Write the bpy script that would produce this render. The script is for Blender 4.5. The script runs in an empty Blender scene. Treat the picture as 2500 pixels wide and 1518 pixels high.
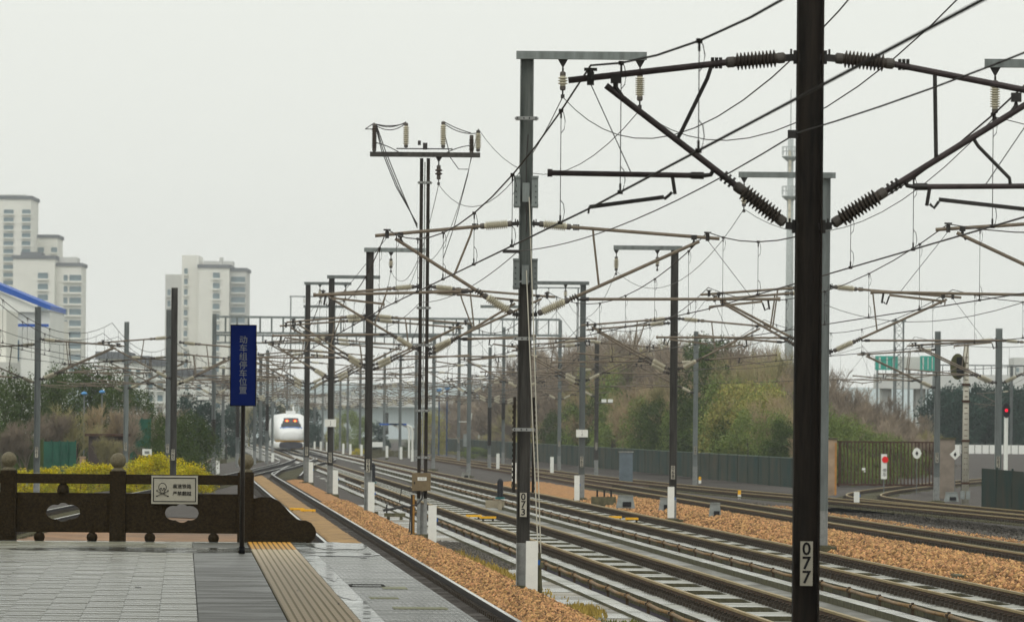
import bpy, bmesh, math, random
import numpy as np
from mathutils import Vector, Matrix

random.seed(7)
rng = np.random.default_rng(7)
R = math.radians
scene = bpy.context.scene
COL = scene.collection

# ------------------------------------------------------------------ camera
F, HOR, HC, ROLL = 14400.0, 1036.0, 2.95, R(0.5)
K = 1.0146
cam_d = bpy.data.cameras.new("camera")
cam_d.lens = 207.4
cam_d.sensor_width = 36
cam_d.shift_y = 277 / 2500
cam_d.clip_start = 1
cam_d.clip_end = 9000
cam_d.dof.use_dof = True
cam_d.dof.focus_distance = 92
cam_d.dof.aperture_fstop = 9.0
cam = bpy.data.objects.new("camera", cam_d)
COL.objects.link(cam)
cam.matrix_world = Matrix.Translation((0, 0, HC)) @ Matrix.Rotation(R(90), 4, 'X') @ Matrix.Rotation(ROLL, 4, 'Z')
scene.camera = cam

# ------------------------------------------------------------------ sky, sun, exposure
SUN_EL, SUN_ROT = R(55), R(200)
world = bpy.data.worlds.new("World")
scene.world = world
world.use_nodes = True
nt = world.node_tree
nt.nodes.clear()
out = nt.nodes.new("ShaderNodeOutputWorld")
bg = nt.nodes.new("ShaderNodeBackground")
sky = nt.nodes.new("ShaderNodeTexSky")
sky.sky_type = 'NISHITA'
sky.sun_disc = False
sky.sun_elevation = SUN_EL
sky.sun_rotation = SUN_ROT
sky.air_density = 1.0
sky.dust_density = 6.0
hsv = nt.nodes.new("ShaderNodeHueSaturation")
hsv.inputs['Saturation'].default_value = 0.08
mixc = nt.nodes.new("ShaderNodeMix")
mixc.data_type = 'RGBA'
mixc.inputs[0].default_value = 0.85
nt.links.new(sky.outputs[0], hsv.inputs['Color'])
nt.links.new(hsv.outputs[0], mixc.inputs[6])
mixc.inputs[7].default_value = (7.85, 8.05, 7.5, 1)     # the even cloud deck
nt.links.new(mixc.outputs[2], bg.inputs[0])
bg.inputs[1].default_value = 0.1
nt.links.new(bg.outputs[0], out.inputs[0])

sun_d = bpy.data.lights.new("sun", 'SUN')
sun_d.energy = 0.7
sun_d.angle = R(25)
sun_d.color = (1.0, 0.97, 0.92)
sun = bpy.data.objects.new("sun", sun_d)
COL.objects.link(sun)
# light comes from behind the station, high up
sdir = Vector((math.sin(SUN_ROT) * math.cos(SUN_EL), math.cos(SUN_ROT) * math.cos(SUN_EL), math.sin(SUN_EL)))
sun.rotation_euler = sdir.to_track_quat('Z', 'Y').to_euler()
sun.location = (0, 0, 60)

vs = scene.view_settings
vs.view_transform = 'Standard'
vs.look = 'None'
vs.gamma = 1
vs.use_curve_mapping = False
vs.exposure = 0.37
scene.cycles.use_denoising = True
scene.cycles.max_bounces = 5
scene.cycles.volume_bounces = 0
scene.cycles.diffuse_bounces = 3
scene.cycles.glossy_bounces = 3
scene.cycles.use_adaptive_sampling = True
scene.cycles.adaptive_threshold = 0.02


# ------------------------------------------------------------------ place: photo pixel + distance -> point
def W(x, y, d):
    u, v = x * K - 1250, HOR - y * K
    up = u * math.cos(ROLL) - v * math.sin(ROLL)
    vp = u * math.sin(ROLL) + v * math.cos(ROLL)
    return Vector((up * d / F, d, HC + vp * d / F))


def GD(x, y, z):
    """distance at which the pixel row meets height z"""
    u, v = x * K - 1250, HOR - y * K
    vp = u * math.sin(ROLL) + v * math.cos(ROLL)
    return F * (z - HC) / vp


# ------------------------------------------------------------------ materials
MATS = {}


def mat(name, col, rough=0.7, metal=0.0, var=0.25, scale=3.0, bump=0.0, bscale=20.0, col2=None,
        island=0.0, objrand=0.0, spec=0.2, emit=None, stretch=(1, 1, 1), alpha=None, rvar=0.0, hue=None, coat=0.0):
    if name in MATS:
        return MATS[name]
    m = bpy.data.materials.new(name)
    m.use_nodes = True
    n, l = m.node_tree.nodes, m.node_tree.links
    b = n["Principled BSDF"]
    b.inputs['Metallic'].default_value = metal
    b.inputs['Roughness'].default_value = rough
    b.inputs['Specular IOR Level'].default_value = spec
    b.inputs['Coat Weight'].default_value = coat
    tc = n.new("ShaderNodeTexCoord")
    mp = n.new("ShaderNodeMapping")
    mp.inputs['Scale'].default_value = stretch
    l.new(tc.outputs['Object'], mp.inputs[0])
    nz = n.new("ShaderNodeTexNoise")
    nz.inputs['Scale'].default_value = scale
    nz.inputs['Detail'].default_value = 6
    nz.inputs['Roughness'].default_value = 0.65
    l.new(mp.outputs[0], nz.inputs['Vector'])
    ramp = n.new("ShaderNodeValToRGB")
    c = Vector(col)
    c2 = Vector(col2) if col2 else c * (1 + var)
    c1 = c * (1 - var) if not col2 else c
    ramp.color_ramp.elements[0].position = 0.32
    ramp.color_ramp.elements[1].position = 0.68
    ramp.color_ramp.elements[0].color = (*c1, 1)
    ramp.color_ramp.elements[1].color = (*c2, 1)
    l.new(nz.outputs[0], ramp.inputs[0])
    cur = ramp.outputs[0]
    if island or objrand:
        hs = n.new("ShaderNodeHueSaturation")
        l.new(cur, hs.inputs['Color'])
        if island:
            g = n.new("ShaderNodeNewGeometry")
            src = g.outputs['Random Per Island']
            amt = island
        else:
            g = n.new("ShaderNodeObjectInfo")
            src = g.outputs['Random']
            amt = objrand
        mr = n.new("ShaderNodeMapRange")
        mr.inputs[3].default_value = 1 - amt
        mr.inputs[4].default_value = 1 + amt
        l.new(src, mr.inputs[0])
        l.new(mr.outputs[0], hs.inputs['Value'])
        if hue:
            mul = n.new("ShaderNodeMath")
            mul.operation = 'MULTIPLY'
            mul.inputs[1].default_value = 7.31
            fr = n.new("ShaderNodeMath")
            fr.operation = 'FRACT'
            l.new(src, mul.inputs[0])
            l.new(mul.outputs[0], fr.inputs[0])
            mh = n.new("ShaderNodeMapRange")
            mh.inputs[3].default_value = 0.5 - hue
            mh.inputs[4].default_value = 0.5 + hue
            l.new(fr.outputs[0], mh.inputs[0])
            l.new(mh.outputs[0], hs.inputs['Hue'])
        cur = hs.outputs[0]
    l.new(cur, b.inputs['Base Color'])
    if bump:
        nb = n.new("ShaderNodeTexNoise")
        nb.inputs['Scale'].default_value = bscale
        nb.inputs['Detail'].default_value = 4
        l.new(mp.outputs[0], nb.inputs['Vector'])
        bp = n.new("ShaderNodeBump")
        bp.inputs['Strength'].default_value = bump
        bp.inputs['Distance'].default_value = 0.03
        l.new(nb.outputs[0], bp.inputs['Height'])
        l.new(bp.outputs[0], b.inputs['Normal'])
    if rvar:
        nr = n.new("ShaderNodeTexNoise")
        nr.inputs['Scale'].default_value = scale * 0.6
        nr.inputs['Detail'].default_value = 5
        l.new(mp.outputs[0], nr.inputs['Vector'])
        rr = n.new("ShaderNodeMapRange")
        rr.inputs[1].default_value = 0.4
        rr.inputs[2].default_value = 0.6
        rr.inputs[3].default_value = max(0.03, rough - rvar)
        rr.inputs[4].default_value = min(1, rough + rvar)
        l.new(nr.outputs[0], rr.inputs[0])
        l.new(rr.outputs[0], b.inputs['Roughness'])
    if emit:
        b.inputs['Emission Color'].default_value = (*emit[0], 1)
        b.inputs['Emission Strength'].default_value = emit[1]
    MATS[name] = m
    return m


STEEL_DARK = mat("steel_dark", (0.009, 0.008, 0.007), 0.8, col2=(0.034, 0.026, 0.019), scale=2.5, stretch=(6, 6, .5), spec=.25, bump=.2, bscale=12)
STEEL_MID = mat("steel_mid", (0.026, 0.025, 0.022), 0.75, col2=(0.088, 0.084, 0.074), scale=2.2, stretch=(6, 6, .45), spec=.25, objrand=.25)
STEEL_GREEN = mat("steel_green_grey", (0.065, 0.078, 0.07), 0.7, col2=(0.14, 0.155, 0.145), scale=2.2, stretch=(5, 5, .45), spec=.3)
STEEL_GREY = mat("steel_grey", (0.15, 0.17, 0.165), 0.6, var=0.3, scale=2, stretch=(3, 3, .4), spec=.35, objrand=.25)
STEEL_BASE = mat("steel_base", (0.27, 0.28, 0.27), 0.6, var=0.25, scale=6)
TUBE_NEAR = mat("tube_shaded", (0.048, 0.036, 0.036), 0.6, var=0.4, scale=8, spec=.3)  # same tubing as TUBE, with the station roof's shade put into its colour
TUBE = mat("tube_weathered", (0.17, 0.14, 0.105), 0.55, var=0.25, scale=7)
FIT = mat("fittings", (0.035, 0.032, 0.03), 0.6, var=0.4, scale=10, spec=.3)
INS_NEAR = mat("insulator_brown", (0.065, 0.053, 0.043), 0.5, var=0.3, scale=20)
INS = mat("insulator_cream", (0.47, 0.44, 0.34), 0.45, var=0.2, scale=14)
INS_CAP = mat("insulator_cap", (0.10, 0.09, 0.08), 0.6, var=0.3)
WIRE = mat("wire_dark", (0.035, 0.03, 0.028), 0.6, var=0.2, spec=.2)
WIREG = mat("wire_grey", (0.06, 0.06, 0.055), 0.6, var=0.2, spec=.3)
CONC = mat("concrete", (0.24, 0.24, 0.215), 0.55, var=0.35, scale=4, bump=.3, rvar=.15)
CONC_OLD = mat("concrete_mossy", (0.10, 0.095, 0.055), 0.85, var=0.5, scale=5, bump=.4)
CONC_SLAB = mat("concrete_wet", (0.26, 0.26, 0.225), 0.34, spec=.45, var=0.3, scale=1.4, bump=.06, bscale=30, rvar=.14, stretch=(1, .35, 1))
CONC_BASE = mat("concrete_wet_base", (0.12, 0.118, 0.10), 0.5, var=0.4, scale=1.2, bump=.08, rvar=.18, stretch=(1, .35, 1))
WHITE = mat("white_paint", (0.74, 0.75, 0.70), 0.5, spec=.45, var=0.06, scale=4)
PLATE = mat("plate_white", (0.42, 0.40, 0.33), 0.5, var=0.1, scale=10)
BLACK = mat("black_paint", (0.009, 0.009, 0.011), 0.6, var=0.2, spec=.2)
RAIL_SIDE_P = mat("rail_dark", (0.022, 0.018, 0.017), 0.7, var=0.4, scale=3, spec=.2)
RAIL_SIDE = mat("rail_rust", (0.085, 0.050, 0.030), 0.8, var=0.4, scale=3, spec=.2)
RAIL_TOP = mat("rail_head_worn", (0.27, 0.195, 0.075), 0.45, metal=.2, var=0.2, scale=2)
RAIL_TOP_B = mat("rail_head_bright", (0.62, 0.62, 0.58), 0.22, spec=.45, metal=.9, var=0.12, scale=2)
CLIP = mat("clip_rust", (0.045, 0.036, 0.026), 0.8, var=0.5, scale=30, spec=.2)
BALLAST = mat("ballast_orange", (0.14, 0.065, 0.025), 0.85, col2=(0.52, 0.28, 0.11), scale=7, bump=.8, bscale=22)
STONE_O = mat("stone_orange", (0.37, 0.205, 0.088), 0.8, var=0.3, scale=30, island=.72, hue=.012)
STONE_G = mat("stone_grey", (0.11, 0.10, 0.085), 0.8, var=0.3, scale=30, island=.5, hue=.03)
BALLAST_P = mat("ballast_brown", (0.10, 0.055, 0.022), 0.7, col2=(0.46, 0.28, 0.10), scale=2.6, bump=.5, bscale=14, stretch=(.5, 1.3, 1))
BALLAST_D = mat("ballast_dark", (0.07, 0.062, 0.055), 0.85, var=0.4, scale=7, bump=.8)
BALLAST_PK = mat("ballast_pink", (0.10, 0.08, 0.062), 0.85, col2=(0.34, 0.20, 0.11), scale=.22, bump=.8)
GROUND = mat("ground_soil", (0.075, 0.068, 0.045), 0.9, col2=(0.06, 0.075, 0.035), scale=.3)
PIPE = mat("pipe_ochre", (0.20, 0.125, 0.055), 0.6, var=0.35, scale=6)
PIPE_BR = mat("pipe_bracket", (0.06, 0.04, 0.022), 0.8, var=0.4)
MOSS = mat("moss", (0.13, 0.14, 0.02), 0.9, var=0.4, scale=6, bump=.8, island=.3)
YELLOW = mat("balise_yellow", (0.85, 0.45, 0.02), 0.5, var=0.12)
TEAL = mat("teal_metal", (0.02, 0.13, 0.13), 0.5, var=0.2)
BLUE_TAG = mat("blue_tag", (0.01, 0.10, 0.35), 0.5, var=0.1)
SIGN_BLUE = mat("sign_blue", (0.003, 0.022, 0.21), 0.45, var=0.2, scale=1.5)
SIGN_TXT = mat("sign_text", (0.40, 0.43, 0.46), 0.5, var=0.1)
STONE_D = mat("granite_dark", (0.042, 0.028, 0.011), 0.85, col2=(0.012, 0.008, 0.004), scale=28, bump=.3, bscale=60, spec=.2)
STONE_BALL = mat("granite_ball", (0.20, 0.175, 0.115), 0.75, col2=(0.11, 0.095, 0.062), scale=30, bump=.3, bscale=60)
BOX_OLIVE = mat("box_olive", (0.17, 0.13, 0.075), 0.5, var=0.15, scale=4)
GREY_BOX = mat("grey_box", (0.22, 0.24, 0.23), 0.6, var=0.2, scale=5)
RUST = mat("rust", (0.065, 0.034, 0.022), 0.85, var=0.4, scale=6)
PILLAR = mat("pillar_plaster", (0.33, 0.235, 0.155), 0.85, var=0.3, scale=1.5, bump=.2)
FENCE_G = mat("fence_teal", (0.014, 0.042, 0.040), 0.9, spec=.05, col2=(0.055, 0.052, 0.038), scale=.35)
NETTING = mat("netting_green", (0.02, 0.10, 0.065), 0.85, var=0.3, scale=.7)
RED = mat("red_paint", (0.75, 0.01, 0.01), 0.5, var=0.05)
GLASS = mat("window_glass", (0.12, 0.18, 0.20), 0.25, spec=.45, var=0.35, scale=.2)
GLASS_BL = mat("window_blue", (0.03, 0.10, 0.16), 0.25, var=0.25, scale=.4)
WALL = mat("wall_cream", (0.80, 0.79, 0.72), 0.85, var=0.06, scale=.1)
WALL_G = mat("wall_grey", (0.60, 0.60, 0.56), 0.85, var=0.08, scale=.1)
WALL_W = mat("wall_white", (0.80, 0.81, 0.77), 0.8, var=0.05, scale=.2)
ROOF_G = mat("roof_grey", (0.13, 0.14, 0.15), 0.8, var=0.15)
ROOF_B = mat("roof_blue", (0.01, 0.09, 0.42), 0.5, var=0.1)
LIGHT_GREEN = mat("highway_green", (0.015, 0.33, 0.25), 0.5, var=0.08)
TW = mat("twigs_brown", (0.27, 0.22, 0.165), 0.9, var=0.3, scale=.5, objrand=.35, spec=.1)
TWT = mat("twigs_tan", (0.36, 0.28, 0.17), 0.9, var=0.3, scale=.5, objrand=.25, spec=.1)
TWG = mat("twigs_olive", (0.30, 0.27, 0.13), 0.9, var=0.3, scale=.5, objrand=.3, spec=.1)
TRUNK = mat("bark", (0.08, 0.065, 0.05), 0.9, var=0.3, spec=.1)
LF_D = mat("leaf_dark", (0.058, 0.088, 0.022), 0.7, var=0.35, scale=.6, island=.45, hue=.02, spec=.06)
LF_G = mat("leaf_green", (0.17, 0.22, 0.06), 0.7, var=0.35, scale=.5, island=.4, hue=.02, spec=.06)
LF_O = mat("leaf_olive", (0.32, 0.30, 0.09), 0.75, var=0.35, scale=.5, island=.4, hue=.025, spec=.06)
LF_Y = mat("leaf_yellow", (0.72, 0.56, 0.006), 0.7, col2=(0.22, 0.26, 0.018), scale=1.3, island=.35, hue=.02, spec=.06)
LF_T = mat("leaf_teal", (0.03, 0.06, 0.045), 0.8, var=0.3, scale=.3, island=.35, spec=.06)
TRAIN_W = mat("train_white", (0.80, 0.81, 0.80), 0.3, spec=.45, var=0.03)
TRAIN_Y = mat("train_yellow", (0.55, 0.32, 0.05), 0.4, var=0.1)
TRAIN_DK = mat("train_dark", (0.05, 0.05, 0.06), 0.4, var=0.2)
TRAIN_GL = mat("train_glass", (0.05, 0.055, 0.06), 0.2, var=0.2)
TRAIN_BL = mat("train_blue", (0.12, 0.22, 0.50), 0.4, var=0.1)
LAMP_R = mat("lamp_red", (0.6, 0.02, 0.01), 0.4, emit=((1.0, 0.04, 0.02), .5))
LAMP_Y = mat("lamp_yellow", (0.9, 0.5, 0.1), 0.4, emit=((1.0, 0.5, 0.1), .9))
LAMP_RED = mat("signal_red", (0.6, 0.0, 0.01), 0.4, emit=((1.0, 0.0, 0.03), 1.0))
CANOPY = mat("canopy_metal", (0.10, 0.10, 0.10), 0.7, var=0.1)
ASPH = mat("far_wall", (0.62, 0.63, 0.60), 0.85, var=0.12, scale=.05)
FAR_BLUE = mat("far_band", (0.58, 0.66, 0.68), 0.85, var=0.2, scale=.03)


# ------------------------------------------------------------------ mesh builder
def frame_of(dirv, ref=Vector((0, 0, 1))):
    t = dirv.normalized()
    if abs(t.dot(ref)) > 0.98:
        ref = Vector((1, 0, 0))
    a = ref.cross(t).normalized()
    b = t.cross(a).normalized()
    return t, a, b


class MB:
    def __init__(s):
        s.v, s.f, s.mi = [], [], []

    def add(s, vs_, fs, m=0):
        o = len(s.v)
        s.v.extend([tuple(p) for p in vs_])
        s.f.extend([tuple(i + o for i in f) for f in fs])
        s.mi.extend([m] * len(fs))
        return s

    def box(s, c, d, rz=0, m=0, M=None):
        x, y, z = d[0] / 2, d[1] / 2, d[2] / 2
        pts = [Vector((i * x, j * y, k * z)) for i in (-1, 1) for j in (-1, 1) for k in (-1, 1)]
        if rz:
            Rm = Matrix.Rotation(rz, 3, 'Z')
            pts = [Rm @ p for p in pts]
        if M is not None:
            pts = [M @ p for p in pts]
        c = Vector(c)
        pts = [p + c for p in pts]
        return s.add(pts, [(0, 1, 3, 2), (4, 6, 7, 5), (0, 4, 5, 1), (2, 3, 7, 6), (0, 2, 6, 4), (1, 5, 7, 3)], m)

    def bar(s, p, q, w, h=None, m=0):
        """rectangular bar between two points"""
        h = h or w
        p, q = Vector(p), Vector(q)
        t, a, b = frame_of(q - p)
        pts = [e + a * (i * w / 2) + b * (j * h / 2) for e in (p, q) for i, j in ((-1, -1), (1, -1), (1, 1), (-1, 1))]
        return s.add(pts, [(0, 1, 2, 3), (7, 6, 5, 4), (0, 4, 5, 1), (1, 5, 6, 2), (2, 6, 7, 3), (3, 7, 4, 0)], m)

    def tube(s, pts, r, n=8, m=0, cap=True):
        pts = [Vector(p) for p in pts]
        rs = r if isinstance(r, (list, tuple)) else [r] * len(pts)
        ring = []
        for i, p in enumerate(pts):
            dv = (pts[min(i + 1, len(pts) - 1)] - pts[max(i - 1, 0)])
            t, a, b = frame_of(dv)
            ring.append([p + (a * math.cos(2 * math.pi * k / n) + b * math.sin(2 * math.pi * k / n)) * rs[i] for k in range(n)])
        vs_ = [q for rg in ring for q in rg]
        fs = []
        for i in range(len(pts) - 1):
            for k in range(n):
                k2 = (k + 1) % n
                fs.append((i * n + k, i * n + k2, (i + 1) * n + k2, (i + 1) * n + k))
        if cap:
            fs.append(tuple(range(n))[::-1])
            fs.append(tuple((len(pts) - 1) * n + k for k in range(n)))
        return s.add(vs_, fs, m)

    def lathe(s, p, q, prof, n=12, m=0):
        """prof: list of (t along p->q in metres, radius)"""
        p, q = Vector(p), Vector(q)
        t, a, b = frame_of(q - p)
        vs_, fs = [], []
        for (h, r) in prof:
            for k in range(n):
                an = 2 * math.pi * k / n
                vs_.append(p + t * h + (a * math.cos(an) + b * math.sin(an)) * r)
        for i in range(len(prof) - 1):
            for k in range(n):
                k2 = (k + 1) % n
                fs.append((i * n + k, i * n + k2, (i + 1) * n + k2, (i + 1) * n + k))
        fs.append(tuple(range(n))[::-1])
        fs.append(tuple((len(prof) - 1) * n + k for k in range(n)))
        return s.add(vs_, fs, m)

    def mesh(s, name, mats):
        me = bpy.data.meshes.new(name)
        me.from_pydata(s.v, [], s.f)
        ml = mats if isinstance(mats, (list, tuple)) else [mats]
        for m in ml:
            me.materials.append(m)
        if len(ml) > 1:
            me.polygons.foreach_set('material_index', s.mi)
        me.update()
        return me

    def build(s, name, mats, parent=None, loc=None, rz=0, smooth=False):
        me = s.mesh(name, mats)
        if smooth:
            me.polygons.foreach_set('use_smooth', [True] * len(me.polygons))
        return link(name, me, parent, loc, rz)


def link(name, me, parent=None, loc=None, rz=0):
    o = bpy.data.objects.new(name, me)
    COL.objects.link(o)
    if parent:
        o.parent = parent
    if loc is not None:
        o.location = loc
    if rz:
        o.rotation_euler = (0, 0, rz)
    return o


def thing(name, label, cat, loc=(0, 0, 0), rz=0, group=None):
    o = bpy.data.objects.new(name, None)
    o.empty_display_size = 0.3
    COL.objects.link(o)
    o.location = loc
    o.rotation_euler = (0, 0, rz)
    o['label'] = label
    o['category'] = cat
    if group:
        o['group'] = group
    return o


def struct(o, kind='structure'):
    o['kind'] = kind
    return o


def copy_tree(o, parent=None):
    c = o.copy()
    COL.objects.link(c)
    c.parent = parent
    for ch in list(o.children):
        copy_tree(ch, c)
    return c


def poly_mesh(name, outer, holes, depth, mats):
    """flat outline (x,z) with holes, given real thickness along y"""
    cu = bpy.data.curves.new("tmp", 'CURVE')
    cu.dimensions = '2D'
    cu.fill_mode = 'BOTH'
    cu.extrude = depth / 2
    for loop in [outer] + holes:
        sp = cu.splines.new('POLY')
        sp.points.add(len(loop) - 1)
        for i, p in enumerate(loop):
            sp.points[i].co = (p[0], p[1], 0, 1)
        sp.use_cyclic_u = True
    ob = bpy.data.objects.new("tmp", cu)
    COL.objects.link(ob)
    dg = bpy.context.evaluated_depsgraph_get()
    me = bpy.data.meshes.new_from_object(ob.evaluated_get(dg))
    bpy.data.objects.remove(ob)
    me.name = name
    me.transform(Matrix.Rotation(R(90), 4, 'X'))
    me.materials.clear()
    me.materials.append(mats)
    return me


def text_mesh(name, body, size, m, ext=0.004, line=1.0, rot=True, bold=.004):
    cu = bpy.data.curves.new("tmp", 'FONT')
    cu.body = body
    cu.size = size
    cu.align_x = 'CENTER'
    cu.align_y = 'CENTER'
    cu.extrude = ext
    cu.offset = bold * size
    cu.space_line = line
    cu.resolution_u = 3
    ob = bpy.data.objects.new("tmp", cu)
    COL.objects.link(ob)
    dg = bpy.context.evaluated_depsgraph_get()
    me = bpy.data.meshes.new_from_object(ob.evaluated_get(dg))
    bpy.data.objects.remove(ob)
    me.name = name
    if rot:
        me.transform(Matrix.Rotation(R(90), 4, 'X'))
    me.materials.clear()
    me.materials.append(m)
    return me


# ------------------------------------------------------------------ track geometry
def spline(pts, step=4.0):
    """Catmull-Rom through (d, x) points, resampled on d"""
    P = [Vector((p[1], p[0])) for p in pts]
    P = [P[0] * 2 - P[1]] + P + [P[-1] * 2 - P[-2]]
    outp = []
    for i in range(1, len(P) - 2):
        n = max(2, int((P[i + 1] - P[i]).length / step))
        for k in range(n):
            t = k / n
            a, b, c, d_ = P[i - 1], P[i], P[i + 1], P[i + 2]
            outp.append(0.5 * ((2 * b) + (c - a) * t + (2 * a - 5 * b + 4 * c - d_) * t * t + (3 * b - a - 3 * c + d_) * t ** 3))
    outp.append(P[-2])
    return outp


def offset(path, l):
    o = []
    for i, p in enumerate(path):
        t = (path[min(i + 1, len(path) - 1)] - path[max(i - 1, 0)]).normalized()
        o.append(Vector((p.x + t.y * l, p.y - t.x * l)))
    return o


RAILPROF = [(-.036, 0), (.036, 0), (.036, -.04), (.009, -.055), (.009, -.15), (.075, -.165), (.075, -.176), (-.075, -.176),
            (-.075, -.165), (-.009, -.15), (-.009, -.055), (-.036, -.04)]


def sweep(mb, path, prof, m_of=None, m=0, z=0.0):
    n = len(prof)
    vs_, fs = [], []
    for i, p in enumerate(path):
        t = (path[min(i + 1, len(path) - 1)] - path[max(i - 1, 0)]).normalized()
        for (l, h) in prof:
            vs_.append((p.x + t.y * l, p.y - t.x * l, z + h))
    o = len(mb.v)
    mb.v.extend(vs_)
    for i in range(len(path) - 1):
        for k in range(n):
            k2 = (k + 1) % n
            mb.f.append((o + i * n + k, o + (i + 1) * n + k, o + (i + 1) * n + k2, o + i * n + k2))
            mb.mi.append(m_of(k) if m_of else m)
    mb.f.append(tuple(o + k for k in range(n)))
    mb.mi.append(m)
    mb.f.append(tuple(o + (len(path) - 1) * n + k for k in range(n))[::-1])
    mb.mi.append(m)


def strip(mb, path, l0, l1, z0, z1=None, m=0):
    """ribbon from offset l0 to l1"""
    z1 = z0 if z1 is None else z1
    a, b = offset(path, l0), offset(path, l1)
    o = len(mb.v)
    for p, q in zip(a, b):
        mb.v.append((p.x, p.y, z0))
        mb.v.append((q.x, q.y, z1))
    for i in range(len(path) - 1):
        mb.f.append((o + 2 * i, o + 2 * i + 1, o + 2 * i + 3, o + 2 * i + 2))
        mb.mi.append(m)


def rail(path, l, parent, top=RAIL_TOP, loc0=None):
    mb = MB()
    sweep(mb, offset(path, l), RAILPROF, m_of=lambda k: 0 if k in ((0, 1, 11) if top is RAIL_TOP else (0,)) else 1, m=1)
    o = mb.build('rail', [top, RAIL_SIDE if top is RAIL_TOP else RAIL_SIDE_P], parent)
    if loc0 is not None:
        o.location = loc0
    return o


def stones(name, centers, smin, smax, m, parent=None):
    """many little six-cornered stones as one mesh"""
    n = len(centers)
    base = np.array([[1, 0, 0], [-1, 0, 0], [0, 1, 0], [0, -1, 0], [0, 0, 1], [0, 0, -1]], float)
    tri = np.array([[0, 2, 4], [2, 1, 4], [1, 3, 4], [3, 0, 4], [2, 0, 5], [1, 2, 5], [3, 1, 5], [0, 3, 5]])
    v = base[None] * rng.uniform(.55, 1.25, (n, 6, 1)) + rng.uniform(-.35, .35, (n, 6, 3))
    v *= rng.uniform(smin, smax, (n, 1, 1)) * np.array([1, 1, .8])
    an = rng.uniform(0, 6.28, n)
    c, s_ = np.cos(an), np.sin(an)
    x = v[:, :, 0] * c[:, None] - v[:, :, 1] * s_[:, None]
    y = v[:, :, 0] * s_[:, None] + v[:, :, 1] * c[:, None]
    v = np.stack([x, y, v[:, :, 2]], -1) + centers[:, None, :]
    f = (tri[None] + (np.arange(n) * 6)[:, None, None]).reshape(-1, 3)
    me = bpy.data.meshes.new(name)
    me.vertices.add(n * 6)
    me.vertices.foreach_set('co', v.reshape(-1).astype(np.float32))
    me.loops.add(f.size)
    me.loops.foreach_set('vertex_index', f.reshape(-1).astype(np.int32))
    me.polygons.add(len(f))
    me.polygons.foreach_set('loop_start', (np.arange(len(f)) * 3).astype(np.int32))
    me.materials.append(m)
    me.update()
    me.validate()
    return link(name, me, parent)


# ================================================================== GROUND
g = MB()
g.add([(-2500, -60, -.95), (2500, -60, -.95), (2500, 4200, -.95), (-2500, 4200, -.95)], [(0, 1, 2, 3)])
struct(g.build('ground', GROUND))

SL2, SL3, SLP, SL4 = .0545, .0540, .0557, .053


def xA(X0, sl, d):
    return X0 - sl * d


# yard bed: wet concrete between the slab tracks, ballast elsewhere
yb = MB()
pth = [Vector((-.0545 * d, d)) for d in range(60, 1000, 20)]
strip(yb, pth, 6.3, 13.0, -.42, -.42)
struct(yb.build('drainage_pavement', CONC_BASE))


def bumpy(name, path, prof, mt, step_noise=.03, seed=1):
    """ground ribbon with an uneven cross profile [(offset, z)...]"""
    rnd = random.Random(seed)
    mb = MB()
    n = len(prof)
    for i, p in enumerate(path):
        t = (path[min(i + 1, len(path) - 1)] - path[max(i - 1, 0)]).normalized()
        for (l, h) in prof:
            mb.v.append((p.x + t.y * l, p.y - t.x * l, h + rnd.uniform(-1, 1) * step_noise))
    for i in range(len(path) - 1):
        for k in range(n - 1):
            mb.f.append((i * n + k, i * n + k + 1, (i + 1) * n + k + 1, (i + 1) * n + k))
            mb.mi.append(0)
    return struct(mb.build(name, mt))


long2 = [Vector((-.0545 * d, d)) for d in np.concatenate([np.arange(55, 300, .7), np.arange(300, 1000, 8)])]
long4 = [Vector((20.4 - .053 * d, d)) for d in np.concatenate([np.arange(85, 330, .9), np.arange(330, 1000, 8)])]
longP = [Vector((4.31 - SLP * d, d)) for d in np.concatenate([np.arange(50, 320, .7), np.arange(320, 352, 3)])]

# orange shoulder between the platform track and the pavement
bumpy('ballast_shoulder', [p for p in longP if p.y < 318], [(1.0, -.22), (1.35, -.17), (1.7, -.10), (2.05, -.12), (2.35, -.30), (2.75, -.5)], BALLAST, .025, 2)
# ballast bank between the second slab track and the far ballast track
BANK = [(-5.2, -.55), (-4.4, -.36), (-3.6, -.18), (-2.9, -.10), (-2.2, -.16), (-1.4, -.20)]
bumpy('ballast_bank', [p for p in long4 if p.y < 325], BANK, BALLAST, .03, 3)
bumpy('ballast_bank', [p for p in long4 if p.y > 324], BANK, BALLAST_D, .03, 3)
bumpy('ballast_bed', long4, [(-1.4, -.2), (0, -.21), (1.4, -.2), (1.9, -.25)], BALLAST_D, .02, 4)
bumpy('ballast_bank', long4, [(1.5, -.22), (2.2, -.2), (2.8, -.36), (3.4, -.5), (10, -.72), (26, -.8)], BALLAST_D, .03, 5)
# bed of the platform track
bumpy('track_bed', longP, [(-1.6, -.30), (-1.25, -.2), (-.7, -.165), (.7, -.165), (1.1, -.21)], BALLAST_D, .012, 6)
bumpy('trodden_ballast', [p for p in longP if p.y > 82], [(-.50, -.165), (-.44, -.128), (0, -.12), (.24, -.128), (.36, -.165)], BALLAST_P, .01, 16)
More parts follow.
